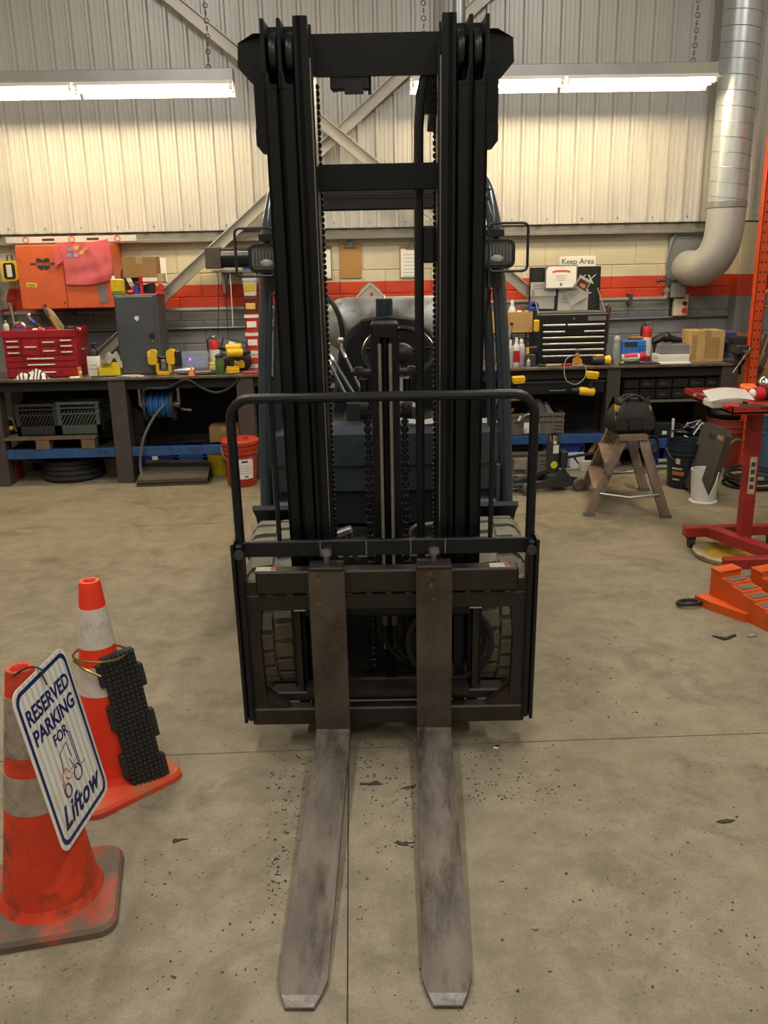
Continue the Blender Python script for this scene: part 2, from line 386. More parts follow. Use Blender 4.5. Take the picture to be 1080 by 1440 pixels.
# ---------------------------------------------------------------- the forklift
TH, TAU = -.038, .0599
fo = Matrix.Rotation(TH, 3, 'Z') @ Vector((-.018, 2.8495, 0))
FK = thing('forklift', 'black and blue grey forklift with raised triple mast and two steel forks', 'forklift', tuple(fo), TH)
MT = Matrix.Translation((0, 0, .081)) @ Matrix.Rotation(TAU, 4, 'X')
mastm = mat('mast_paint', '0f1318', .42, 0, .15, 5, .06, 90, '0e0e0f', .3, 6, spec=.32)
carrm = mat('carriage_paint', '231f1c', .5, .1, .25, 7, .15, 60, '3a2a1e', .3, 8)
forkm = mat('fork_steel', '6b635b', .55, .4, .32, 7, .25, 90, '40372f', .36, 6, stretch=(2.2, .55, .55))
forkv = mat('fork_shank_steel', '554d45', .55, .3, .25, 6, .15, 90, '3b2f26', .36, 4)
rust = mat('rust_orange', '7d4c1c', .8, 0, .3, 30)
bare = mat('worn_bright_steel', '7f7a74', .45, .5, .3, 22, .2, 70, '635b53', .4, 25)
bodym = mat('truck_blue_grey', '323c44', .34, .1, .1, 4, .03, 40, '20262b', .2, 6, coat=.25)
bodyd = mat('truck_dark_grey', '1e2125', .5, 0, .15)
silver = mat('mast_bright', '9a9a98', .3, .9, .1)
# forks
L = 1.165
def fork(cx, yaw, lab):
    M = MT @ Matrix.Translation((cx, 0, 0)) @ Matrix.Rotation(yaw, 4, 'Z')
    hw = .0625
    o = MB()
    # blade as rings along its length, level top, tapering underside and a trimmed tip
    rings = []
    for y, h, t, zt in ((.042, hw, .046, 0), (0, hw, .046, 0), (-.3, hw, .042, 0), (-.8, hw, .028, 0), (-1.085, hw, .016, 0), (-1.13, .050, .014, -.001), (-L, .036, .009, -.004)):
        rings.append([Vector((-h, y, zt)), Vector((-h+.004, y, zt+.002)), Vector((h-.004, y, zt+.002)), Vector((h, y, zt)), Vector((h, y, zt-t)), Vector((-h, y, zt-t))])
    b = o.loft(rings).xf(M).done('fork', forkm, FK)
    b['label'] = lab
    s = MB().loft([[Vector((-hw, y, z)), Vector((hw, y, z)), Vector((hw, .042, z)), Vector((-hw, .042, z))] for z, y in ((-.044, .02), (-.02, .004), (.03, 0), (.60, 0), (.645, .0))]).xf(M).done('shank', forkv, b, sm=20)
    MB().loft([[Vector((-hw, .0, z0)), Vector((hw, .0, z0)), Vector((hw, y, z1)), Vector((-hw, y, z1))] for z0, y, z1 in ((.010, -.005, .001), (.012, -.006, .001))]).xf(M).done('heel_weld', forkm, b)
    MB().b2(-hw+.002, hw-.002, -.004, .07, .645, .658, .003).xf(M).done('hook', carrm, b)
    MB().cyl((0, .045, .655), (0, .045, .685), .012).lathe([(.02, .685), (.022, .69), (.02, .705), (.004, .71)], 16, (0, .045, 0)).xf(M).done('fork_pin', silver, b)
    m = MB(); m.loft([[Vector((x, y, z)) for x, y, z in ((-.034, -L+.002, -.0015), (.034, -L+.002, -.0015), (.048, -1.132, .0026), (-.048, -1.132, .0026))], [Vector((x, y, z)) for x, y, z in ((-.034, -L+.002, -.001), (.034, -L+.002, -.001), (.048, -1.132, .0031), (-.048, -1.132, .0031))]]).xf(M).done('bright_tip', bare, b)
    rn = random.Random(int(cx*1000))
    for k in range(4):
        z = .63-.05*k*rn.random(); x = rn.uniform(-.03, .0)
        MB().prism([(x+r_*math.cos(a_), z+1.3*r_*math.sin(a_)) for a_, r_ in ((.9*q, rn.uniform(.004, .011)) for q in range(7))], 'y', -.0011, -.0001).xf(M).done('rust_patch', rust, b, sm=0)
fork(-.2045, -.0155, 'worn steel fork on the side of the traffic cones')
fork(.1680, -.0250, 'worn steel fork on the side of the orange wheel ramps')
# carriage
ca = MB()
fr = []
for s in (-1, 1):
    cs = MB().prism([(s*.505, .02), (s*.505, .585), (s*.445, .585), (s*.445, .45), (s*.455, .36), (s*.452, .2), (s*.445, .10), (s*.39, .03), (s*.39, .02)], 'y', .048, .085).xf(MT)
    fr.append(cs)
ca = ca.b2(-.505, .505, .045, .085, .475, .535, .004).xf(MT).done('carriage', carrm, FK)
for cs in fr: cs.done('carriage_side', carrm, ca)
MB().b2(-.455, .465, .03, .085, .545, .632, .006).xf(MT).done('upper_fork_bar', carrm, ca)
MB().b2(-.505, .505, .04, .09, .005, .075, .006).xf(MT).done('lower_fork_bar', carrm, ca)
MB().b2(-.43, .43, .09, .16, .075, .115, .006).b2(-.30, .3, .06, .13, .11, .14).xf(MT).done('lower_shelf', carrm, ca)
for s in (-1, 1):
    MB().prism([(s*.445, .075), (s*.36, .075), (s*.445, .15)], 'y', .05, .08).xf(MT).done('corner_gusset', carrm, ca)
    MB().b2(s*.335, s*.315, .10, .16, .08, .48).xf(MT).done('inner_upright', carrm, ca)
    MB().b2(s*.35, s*.315, .13, .16, .09, .5).xf(MT).done('roller_bracket', mastm, ca)
m = MB()
for k in range(13): m.b2(-.42+k*.07, -.40+k*.07, .040, .048, .534, .545)
m.xf(MT).done('latch_notch_row', darkm, ca, sm=0)['kind'] = 'stuff'
for x, c, nm in ((-.42, 'c8c2b8', 'warning_label'), (.40, 'd0c8bc', 'warning_label')):
    MB().b2(x-.035, x+.035, .04, .075, .632, .6328).xf(MT).done(nm, mat('label_'+c, c, .6, 0, .15, 40), ca)
    MB().b2(x+.018, x+.034, .042, .073, .633, .6335).xf(MT).done('label_mark', mat('label_red', 'b85838', .6), ca)
MB().tube([(-.29, .10, .455), (.30, .10, .455)], .032, 12).xf(MT).done('side_shift_cylinder', mastm, ca)
for xa, xb in ((-.335, -.20), (.22, .345)): MB().cyl((xa, .10, .455), (xb, .10, .455), .011).xf(MT).done('side_shift_rod', chrome, ca)
# load backrest
lb = MB()
x0 = .505
pts = [(-x0, .075, .70)] + [(-x0, .075, 1.15)] + [(-x0+.07-.07*math.cos(a), .075, 1.165+.07*math.sin(a)) for a in [PI/2*k/6 for k in range(7)]]
pts += [(-x,y,z) for x,y,z in pts[::-1]]
lb.tube(pts, .0165, 10)
lb = lb.xf(MT).done('load_backrest', black, FK)
MB().b2(-.50, .50, .062, .082, .675, .732, .003).xf(MT).done('cross_bar', black, lb)
for s in (-1, 1):
    MB().b2(s*.495, s*.517, .03, .10, .03, .73, .003).b2(s*.520, s*.532, .02, .11, .028, .74, .002).xf(MT).done('side_channel', black, lb)
    MB().tube([(s*.368, .08, 1.235), (s*.368, .08, .70)], .0085, 8).xf(MT).done('guard_rod', black, lb)
    MB().cyl((s*.505, .03, .70), (s*.505, .02, .70), .018, n=8).xf(MT).done('mounting_bolt', darkm, lb)
for x in (-.225, -.065, .09, .21): MB().b2(x-.0025, x+.0025, .0595, .063, .68, .73).xf(MT).done('weld_scar', bare, lb)
# mast rails
for s in (-1, 1):
    def rail(xo, xi, zt, notch):
        a, b = sorted((s*xo, s*xi)); m = MB()
        if notch:
            wx = s*(xo-.012); wa, wb_ = sorted((s*xo, wx))
            m.b2(a, b, .15, .168, -.02, 2.17, .002).b2(wa, wb_, .15, .31, -.02, 2.355, .002).b2(a, b, .29, .31, -.02, 2.355)
            m.prism([(s*xo, 2.165), (s*xo, 2.215), (s*(xo-.014), 2.215), (s*(xo-.018), 2.185), (s*(xo-.026), 2.178), (s*xi, 2.178), (s*xi, 2.165)], 'y', .15, .168)
        else:
            m.b2(a, b, .15, .172, -.02, zt, .002).b2(*sorted((s*(xo-.010), s*(xo-.024))), .15, .31, -.02, zt).b2(a, b, .29, .31, -.02, zt)
        return m.xf(MT).done('mast_rail', mastm, FK)
    r1 = rail(.340, .300, 2.355, True); r2 = rail(.2915, .250, 2.355, True); r3 = rail(.2425, .199, 2.36, False)
    r1['label'] = 'outer mast rail'; r2['label'] = 'middle mast rail'; r3['label'] = 'inner mast rail'
    for rr, xa in ((r1, .323), (r2, .272)):
        MB().lathe([(.001, 0), (.045, 0), (.0565, .004), (.058, .008), (.058, .021), (.0565, .025), (.045, .029), (.001, .029)], 28, M=Matrix.Translation((s*xa if s < 0 else s*xa-.029, .215, 2.268)) @ Matrix.Rotation(PI/2, 4, 'Y')).xf(MT).done('mast_roller', mat('roller_steel', '34363a', .35, .5, .2, 20), rr)
    MB().b2(*sorted((s*.1985, s*.189)), .17, .30, .02, 2.30).xf(MT).done('rail_edge_strip', mastm, r3)
    MB().b2(*sorted((s*.1985, s*.1945)), .166, .170, .3, 2.25).xf(MT).done('worn_bright_edge', silver, r3)
# chains on the inner sides
def chain(x, y, z0, z1, pitch, wd, par, name, m=None):
    q = MB(); n = int((z1-z0)/pitch)
    for k in range(n):
        z = z0+k*pitch; d = wd*(.5 if k % 2 else .36)
        q.b2(x-d, x+d, y-.009, y+.009, z, z+pitch*.95, .004)
        q.b2(x-wd*.56, x+wd*.56, y-.004, y+.004, z+pitch*.35, z+pitch*.62)
    return q.xf(MT).done(name, m or mastm, par, sm=0)
for s in (-1, 1): chain(s*.186, .30, .2, 2.2, .019, .012, FK, 'mast_chain')
# cross members
tb = MB().loft([[Vector((x, y, z)) for y, z in ((.30, 2.225), (.30, 2.335), (.36, 2.335), (.36, 2.225))] for x in (-.20, -.07, .07, .20)]).b2(-.20, .20, .285, .30, 2.212, 2.228).xf(MT).done('top_crossbeam', mastm, FK, sm=0)
m = MB().b2(-.145, -.02, .29, .34, 2.175, 2.225, .004).b2(-.10, -.04, .27, .33, 2.165, 2.19).cyl((-.13, .3, 2.17), (-.13, .3, 2.20), .01, n=8).cyl((-.02, .3, 2.16), (-.02, .3, 2.22), .006, n=6).xf(MT).done('chain_anchor', blackp, tb)
MB().b2(-.20, .20, .25, .29, 1.874, 1.955, .003).xf(MT).done('middle_crossbeam', mastm, FK)
for s in (-1, 1):
    h = MB().loft([[Vector((s*x, y, z)) for x, y, z in ring] for ring in (
        ((.30, .33, 2.345), (.385, .33, 2.345), (.440, .37, 2.325), (.445, .37, 2.255), (.405, .36, 2.21), (.30, .34, 2.21)),
        ((.30, .45, 2.345), (.385, .45, 2.345), (.440, .45, 2.325), (.445, .45, 2.255), (.405, .45, 2.21), (.30, .45, 2.21)))]).xf(MT).done('outer_crossbeam_end', black, FK, sm=0)
    MB().b2(s*.36, s*.395, .35, .40, 2.06, 2.26).b2(s*.34, s*.36, .34, .42, .1, 2.25).xf(MT).done('side_plate', mastm, h, sm=0)
    MB().prism([(s*.35, 2.075), (s*.395, 2.07), (s*.395, 2.02), (s*.375, 1.995), (s*.35, 1.995)], 'y', .335, .40).xf(MT).done('stop_block', black, h, sm=0)
# thick hydraulic hose over its sheave
hp = [(.178, .33, 2.05), (.185, .32, 2.15), (.178, .315, 2.20), (.165, .31, 2.215), (.150, .31, 2.19), (.138, .31, 2.10), (.134, .31, 1.95), (.134, .31, 1.2), (.136, .31, .45)]
MB().tube(spline(hp, 6), .0165, 10).xf(MT).done('hydraulic_hose', blackp, FK)
MB().prism([(.15, 2.18), (.19, 2.21), (.195, 2.02), (.185, 2.04), (.165, 2.10)], 'y', .30, .34).cyl((.175, .30, 2.15), (.175, .35, 2.15), .05).xf(MT).done('hose_sheave', mastm, FK)
MB().b2(.142, .192, .31, .35, 1.64, 1.76, .006).xf(MT).done('hose_clamp', blackp, FK)
# free lift cylinder in the middle
lc = MB().cyl((.012, .33, .05), (.012, .33, 1.40), .034, n=20).xf(MT).done('lift_cylinder', mastm, FK)
MB().b2(-.034, .058, .27, .36, 1.395, 1.445, .004).b2(-.03, -.018, .265, .33, 1.28, 1.40).b2(.042, .054, .265, .33, 1.28, 1.40).xf(MT).done('cylinder_head', black, lc)
for s in (-1, 1):
    MB().b2(.012+s*.016, .012+s*.050, .262, .285, .12, 1.40).xf(MT).done('hose_guide', mastm, lc, sm=0)
    MB().b2(.012+s*.0125, .012+s*.0245, .252, .262, .20, 1.38, .003).xf(MT).done('white_hose', mat('hose_cream', '837e6e', .6, 0, .18, 25), lc)
    MB().b2(.012+s*.045, .012+s*.118, .265, .33, 1.268, 1.283, .002).xf(MT).done('anchor_arm', black, lc)
    MB().cyl((.012+s*.092, .295, 1.25), (.012+s*.092, .295, 1.295), .010, n=6).cyl((.012+s*.092, .295, 1.283), (.012+s*.092, .295, 1.292), .016, n=6).xf(MT).done('anchor_bolt', steel, lc)
    MB().cyl((.012+s*.076, .30, 1.2), (.012+s*.076, .30, 1.25), .014).cyl((.012+s*.062, .30, 1.15), (.012+s*.092, .30, 1.15), .045, n=20).xf(MT).done('chain_sheave', black, lc)
    chain(.012+s*.066, .275, .10, 1.18, .026, .026, lc, 'lift_chain', mastm)
    MB().tube(spline([(.012+s*.018, .25, .42), (.012+s*.018, .25, .25), (.05+s*.012, .25, .17), (.12, .25, .14+s*.012), (.25, .22, .145)]), .010, 8).xf(MT).done('loop_hose', blackp, lc)
    MB().cyl((.012+s*.018, .25, .31), (.012+s*.018, .25, .36), .013, n=8).xf(MT).done('hose_fitting', silver, lc)
for k, (rr, yy) in enumerate(((.155, .14), (.135, .17))):
    m = MB(); m.torus((.235, yy, .285), rr, .0115, 'y', 32, 8); m.xf(MT).done('coiled_hose', rubber, FK)
MB().b2(.30, .335, .17, .20, .10, .2).b2(.2, .30, .15, .2, .1, .18).xf(MT).done('rusty_bracket', mat('rusty_steel', '4a2d1c', .8, 0, .3, 20), FK)
# wheels
def tyre(cx, cy, rad, wd, nl, lab):
    z = rad+.005
    t = MB().lathe([(rad*.55, -wd/2), (rad*.86, -wd/2-.004), (rad*.955, -wd/2+.012), (rad*.955, wd/2-.012), (rad*.86, wd/2+.004), (rad*.55, wd/2)], 40, M=Matrix.Translation((cx, cy, z)) @ Matrix.Rotation(PI/2, 4, 'Y'))
    for k in range(nl):
        for s in (-1, 1):
            a0 = 2*PI*(k+(.5 if s > 0 else 0))/nl
            def pt(u, da, rr): return Vector((cx+u, cy+rr*math.cos(a0+da), z+rr*math.sin(a0+da)))
            st = 2*PI/nl; h = st*.38
            # a chevron lug: straight bar over the crown, bent back on the shoulder
            sec = [(s*.006, 0), (s*wd*.30, -st*.06*s), (s*wd*.40, .16*st), (s*wd*.515, .42*st)]
            rings = []
            for (u, sh) in sec:
                r1 = rad if abs(u) < wd*.45 else rad*.93; r0 = rad*.90
                rings.append([pt(u, sh-h, r0), pt(u, sh-h*.9, r1), pt(u, sh+h*.9, r1), pt(u, sh+h, r0)])
            t.loft(rings)
    t = t.done('tire', mat('tyre_rubber', '716d5f', .75, 0, .18, 8, .15, 60, '4a473d', .3, 6), FK, sm=25)
    t['label'] = lab
    MB().lathe([(.02, -.02), (rad*.5, -.02), (rad*.57, -wd/2+.01), (rad*.57, wd/2-.01), (rad*.5, .02), (.02, .02)], 28, M=Matrix.Translation((cx, cy, z)) @ Matrix.Rotation(PI/2, 4, 'Y')).done('wheel_rim', greym, t)
tyre(-.445, .64, .345, .215, 25, 'front tire near the traffic cones'); tyre(.445, .64, .345, .215, 25, 'front tire near the orange wheel ramps')
tyre(-.43, 2.35, .27, .16, 14, 'rear tire'); tyre(.43, 2.35, .27, .16, 14, 'rear tire')
# chassis and body
MB().b2(-.34, .34, .55, .75, .22, .46, .01).b2(-.34, .34, .43, .47, .12, .50).done('front_axle', bodyd, FK)
MB().b2(-.30, .30, .75, 2.2, .2, .52, .02).done('chassis', bodyd, FK)
for s in (-1, 1):
    MB().b2(s*.35, s*.645, .93, 1.35, .455, .485, .008).done('step_plate', bodym, FK)
    m = MB(); rings = []
    for k in range(9):
        a = PI*.12+PI*.62*k/8; rings.append([Vector((s*.36, .64+.40*math.cos(a), .345+.40*math.sin(a))), Vector((s*.585, .64+.40*math.cos(a), .345+.40*math.sin(a))), Vector((s*.585, .64+.42*math.cos(a), .345+.42*math.sin(a))), Vector((s*.36, .64+.42*math.cos(a), .345+.42*math.sin(a)))])
    m.loft(rings[:4]).done('fender', bodyd, FK)
cw = MB().prism([(.98, .74), (.985, 1.00), (1.02, 1.035), (1.12, 1.04), (1.12, .74)], 'x', -.515, .515).done('cowl', bodym, FK, sm=20)
MB().b2(-.515, .515, 1.0, 1.1, .58, .735).done('lower_panel', bodyd, cw, sm=0)
MB().b2(-.515, .515, .975, .985, .855, .862).done('panel_seam', blackp, cw, sm=0)
MB().b2(-.42, -.35, .975, .985, 1.0, 1.018).done('cowl_label', white, cw)
for s in (-1, 1):
    MB().b2(s*.51, s*.40, .94, 1.02, .56, .70, .012).done('side_housing', bodym, FK)
MB().b2(-.34, .34, .98, 1.7, .50, .56).done('floor_plate', bodyd, FK, sm=0)
tc = MB().prism([(1.22, .6), (1.15, 1.02), (1.30, 1.25), (1.36, 1.23), (1.30, .6)], 'x', .01, .13).done('steering_column', mat('column_grey', '63696d', .45), FK)
MB().sph((.085, 1.40, 1.315), (.065, .06, .05), 16, 10).done('horn_cap', blackp, tc)
wheelM = Matrix.Translation((.075, 1.42, 1.32)) @ Matrix.Rotation(math.radians(38), 4, 'X')
sw = MB(); sw.torus((0, 0, 0), .168, .0125, 'z', 36, 10)
for a in (PI*.05, PI*.95, PI*1.5): sw.cyl((0, 0, 0), (.165*math.cos(a), .165*math.sin(a), 0), .010, n=8)
sw.sph((0, 0, .0), (.05, .05, .025), 14, 8).xf(wheelM).done('steering_wheel', mat('wheel_black', '17181a', .25, 0, .1, coat=.3), FK)
# seat
seatm = mat('seat_vinyl', '0b0c0e', .7, 0, .12, 8, .08, 120, spec=.2)
st = MB(); prof = [(-.24, .95), (-.275, 1.10), (-.27, 1.27), (-.22, 1.39), (-.14, 1.45), (0, 1.47), (.14, 1.45), (.22, 1.39), (.27, 1.27), (.275, 1.10), (.24, .95)]
st.loft([[Vector((.03+x*k, y+.12*(z-.95), .95+(z-.95)*(k if z > 1.2 else 1))) for x, z in prof] for y, k in ((1.70, .92), (1.73, .985), (1.80, 1.0), (1.84, .95))])
st.box(.03, 1.60, .93, .50, .48, .12, bev=.04, seg=3)
st = st.done('seat', seatm, FK)
MB().b2(-.50, .50, 1.35, 2.35, .52, .87, .04).done('hood', bodym, FK)
MB().prism([(2.35, .25), (2.35, 1.02), (2.55, 1.02), (2.72, .9), (2.72, .25)], 'x', -.5, .5).done('counterweight', bodym, FK)
# gas tank
tk = MB(); M = Matrix.Translation((0, 2.12, 1.405)) @ Matrix.Rotation(PI/2, 4, 'Y')
tk.lathe([(.005, -.33), (.06, -.322), (.11, -.295), (.14, -.25), (.150, -.20), (.150, .28), (.14, .32), (.11, .355), (.05, .375), (.005, .38)], 36, M=M)
tk = tk.done('propane_tank', mat('tank_aluminium', 'a2a39f', .5, .25, .22, 9, .1, 50, '6e6c66', .25, 16), FK)
MB().lathe([(.10, -.33), (.115, -.33), (.115, -.44), (.10, -.44)], 28, M=M).done('tank_collar', mat('collar_aluminium', 'b0b1ae', .45, .3), tk)
MB().box(-.385, 2.0, 1.43, .055, .004, .055, ry=PI/4).done('hazard_label', mat('hazard_red', 'b02835', .5), tk, rot=(0, 0, 0))
MB().box(-.385, 1.997, 1.43, .02, .003, .012, ry=PI/5).done('hazard_mark', white, tk)
MB().b2(-.035, .055, 1.93, 1.985, 1.38, 1.55, .006).b2(-.03, -.015, 1.92, 1.93, 1.4, 1.55).b2(.035, .05, 1.92, 1.93, 1.4, 1.55).done('tank_bracket', bodym, tk)
MB().torus((.01, 2.12, 1.405), .154, .006, 'x', 32, 6).done('tank_strap', steel, tk)
MB().cyl((-.40, 2.02, 1.25), (-.40, 2.02, 1.34), .022).cyl((-.43, 2.0, 1.24), (-.36, 2.0, 1.24), .018).cyl((-.40, 2.0, 1.17), (-.40, 2.0, 1.25), .028).done('tank_valve', mat('brass_dull', '8a7a4c', .4, .7), tk)
MB().tube(spline([(-.43, 2.1, 1.53), (-.33, 2.0, 1.58), (-.25, 1.95, 1.5), (-.22, 1.95, 1.36), (-.24, 1.95, 1.2), (-.28, 1.9, .95)]), .014, 8).done('fuel_hose', blackp, tk)
# control levers
for i, (px, py, qx, qy) in enumerate(((457, 498, 495, 572), (461, 495, 503, 562), (480, 489, 513, 560))):
    def fp(px, py, y):
        a = FK.matrix_world
        P = at(px, py, 3.9); d = P-CAMP; q = Matrix.Rotation(-TH, 3, 'Z') @ (CAMP-fo); e = Matrix.Rotation(-TH, 3, 'Z') @ d
        return q + e*((y-q.y)/e.y)
    y = 1.22+.02*i; a, b = fp(px, py, y+.10), fp(qx, qy, y)
    up = a+Vector((.0, -.01, .035)); k = a+(b-a)*.16
    lv = MB().tube(spline([a+Vector((-.003, 0, .03)), a, k, b], 4), .0085, 8).done('control_lever', mat('lever_grey', '4a4e52', .3, .5), FK)
    MB().tube([a+Vector((-.003, 0, .03)), a, a+(b-a)*.2], .0098, 8).sph(a+Vector((-.003, 0, .035)), .016, 10, 8).done('chrome_knob', chrome, lv)
MB().b2(-.17, -.08, 1.1, 1.22, .98, 1.13, .01).b2(-.20, .02, 1.12, 1.3, .80, 1.0, .01).done('lever_box', bodyd, FK)
MB().box(.11, 1.2, 1.06, .10, .16, .09, bev=.03, seg=2).done('pedal_housing', blackp, FK)
# fittings low between the rails
MB().box(-.17, .60, .665, .065, .04, .03, ry=-.35, bev=.006).done('hose_block', mat('fitting_grey', '8b8a84', .4, .5), FK)
for k in range(2): MB().tube([(-.185+.035*k, .6, .655), (-.165+.04*k, .6, .54)], [.014, .011], 8).done('hose_fitting', darkm, FK)
MB().b2(-.20, .20, .50, .56, .505, .53).done('cross_plate', black, FK)
MB().tube(spline([(.095, .60, .53), (.098, .6, .63), (.12, .6, .68), (.17, .6, .69), (.22, .62, .69)]), .009, 8).done('bent_pipe', mat('pipe_zinc', '8d8a80', .35, .7), FK)
# overhead guard
og = None
for s in (-1, 1):
    cx = .005
    pts = [(cx+s*.556, .98, .485), (cx+s*.545, .99, .80), (cx+s*.525, 1.0, 1.3), (cx+s*.49, 1.03, 1.80), (cx+s*.465, 1.08, 1.98), (cx+s*.45, 1.20, 2.07), (cx+s*.44, 1.45, 2.10), (cx+s*.44, 2.3, 2.06), (cx+s*.46, 2.5, 1.95), (cx+s*.48, 2.55, 1.0)]
    p = MB().tube(spline(pts, 6), .030, 12)
    if og is None: og = p.done('overhead_guard', mat('guard_paint', '353f48', .25, .2, .08, coat=.5), FK); gm = og.data.materials[0]
    else: p.done('guard_pillar', gm, og)
    MB().tube(spline([(x-s*.055, y+.03, z) for x, y, z in pts[:7]], 5), .022, 10).done('pillar_flank', gm, og)
    MB().cyl((cx+s*.556, .98, .48), (cx+s*.556, .98, .494), .05, n=16).done('pillar_foot', gm, og)
    MB().b2(cx+s*.495, cx+s*.515, .95, .99, .60, .86, .004).done('grab_bracket', gm, og)
    MB().tube(spline([(cx+s*.46, 1.02, 1.62), (cx+s*.43, 1.02, 1.45), (cx+s*.415, 1.02, 1.2), (cx+s*.42, 1.03, 1.05)]), .012, 8).done('grab_handle', blackp, og)
    wlp = MB().loft([[Vector((cx+s*.478+x*k, y, 1.765+z*k)) for x, z in rrect(.155, .118, .03)] for y, k in ((.92, 1), (.905, .98), (.99, .9), (1.0, .6))][1::-1] + [[Vector((cx+s*.478+x*k, y, 1.765+z*k)) for x, z in rrect(.155, .118, .03)] for y, k in ((.97, .98), (1.0, .7))]).done('work_light', blackp, FK)
    MB().loft([[Vector((cx+s*.478+x, y, 1.765+z)) for x, z in rrect(.125, .090, .02)] for y in (.903, .90)]).done('lens', mat('lamp_lens', '565a5b', .12, .5, .25, 14), wlp)
    for k in range(9): MB().b2(cx+s*.478-.055+.0138*k-.001, cx+s*.478-.055+.0138*k+.001, .8985, .9005, 1.735, 1.80).done('lens_rib', mat('lens_rib', '9aa0a2', .1, .3), wlp, sm=0)
    MB().sph((cx+s*.478, .902, 1.748), (.030, .004, .016), 12, 8).done('bulb_reflection', mat('bulb_pale', 'b9bdbd', .35, .2, .2, 60), wlp)
    MB().b2(cx+s*.43, cx+s*.51, .93, 1.0, 1.835, 1.862).done('lamp_bracket', blackp, wlp); MB().cyl((cx+s*.478, .96, 1.63), (cx+s*.478, .96, 1.71), .028).done('lamp_socket', blackp, wlp)
    g = [(cx+s*(.522+x), .885, 1.79+z) for x, z in rrect(.16, .19, .02, 3)]
    MB().tube(g, .006, 6, loop=True).tube([(cx+s*.45, .885, 1.885), (cx+s*.45, 1.0, 1.84)], .006, 6).done('lamp_guard', blackp, wlp)
MB().b2(-.46, .47, 1.05, 1.10, 1.955, 2.0, .006).b2(-.46, .47, 1.04, 1.06, 2.022, 2.032).done('front_header', bodyd, og)
for k in range(7): MB().b2(-.44, .45, 1.28+k*.17, 1.32+k*.17, 2.06, 2.10, .005).done('roof_bar', bodyd, og)
pp2 = tag(MB().grid(lambda u, v: (-.10+.30*u, -.06+.12*v, .004+.006*math.sin(u*9)), 8, 2, .0006).done('paper_sheet', paper, None, tuple(fo+Matrix.Rotation(TH, 3, 'Z') @ Vector((.12, 1.06, 1.04)))), 'white paper sheet lying on the forklift cowl', 'paper')
# ---------------------------------------------------------------- work benches
BZ, BY0, BY1 = .88, 7.09, 7.79
benchm = mat('bench_top', '6b5f52', .6, .2, .2, 5, .1, 50, '3b332b', .4, 7)
legm = mat('bench_leg', '4c4641', .55, .2, .15, 6, .06, 50)
beamb = mat('beam_blue', '2c5488', .5, .1, .15, 8, .06, 60, '29303a', .3, 9)
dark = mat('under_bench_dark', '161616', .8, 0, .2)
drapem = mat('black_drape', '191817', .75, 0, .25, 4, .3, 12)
def bx(px, Y, py=530): return at(px, py, Y).x
def bench(x0, x1, legs, beams, lab):
    o = thing('workbench', lab, 'workbench', (0, 0, 0))
    MB().b2(x0, x1, BY0, BY1, BZ-.022, BZ, .003).done('bench_top', benchm, o, sm=0)
    MB().b2(x0, x1, BY0+.04, BY0+.055, BZ-.10, BZ-.022).done('edge_shade_strip', dark, o, sm=0)  # dark strip puts in the shade right below the bench edge
    for a, b in legs:
        MB().b2(a, b, BY0+.02, BY0+.16, 0, BZ-.023, .006).done('leg', legm, o)
        MB().b2(a, b, BY1-.14, BY1-.01, 0, BZ-.023, .006).done('leg', legm, o)
    for a, b, z, *nb in beams:
        MB().b2(a, b, BY0+.03, BY0+.09, z-.075, z, .004).done('shelf_beam', beamb, o)
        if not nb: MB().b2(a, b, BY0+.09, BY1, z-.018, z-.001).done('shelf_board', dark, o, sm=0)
    return o
xl = [(bx(-16, 7.12, 600), bx(4, 7.12, 600)), (bx(158, 7.12, 600), bx(182, 7.12, 600)), (bx(336, 7.12, 600), bx(360, 7.12, 600))]
SZ = at(90, 632, 7.12).z
bl = bench(-3.3, -.15, xl, [(xl[0][1], xl[1][0], SZ), (xl[1][1], xl[2][0], SZ, 0)], 'long brown steel workbench under the orange wall cabinet')
MB().grid(lambda u, v: (-2.10+1.35*u, 7.62+.02*math.sin(u*15)+.03*math.sin(v*5+u*3), .30+.53*v), 24, 8, .004).done('hanging_drape', drapem, bl)
MB().b2(-3.2, -2.2, 7.74, 7.76, .1, .84).done('back_shade_sheet', dark, bl, sm=0)  # dark sheet stands in for the shade at the back under the bench
RX0, RX1 = bx(704, 7.1, 518), bx(1012, 7.1, 512)
xr = [(bx(852, 7.12, 560), bx(871, 7.12, 560)), (RX1+.03, RX1+.17)]
SZ2 = at(780, 612, 7.12).z
br = bench(RX0-.35, RX1+.2, xr, [(RX0-.3, xr[0][0], SZ2), (xr[0][1], xr[1][0], SZ2-.06)], 'long brown steel workbench carrying the black tool chest')
MB().b2(RX0-.3, xr[0][0], 7.45, 7.47, SZ2, .74).done('back_shade_sheet', dark, br, sm=0)  # added dark sheets again give the shade behind the shelf things
MB().b2(xr[0][1], RX1, 7.70, 7.72, .1, .84).done('back_shade_sheet', dark, br, sm=0)
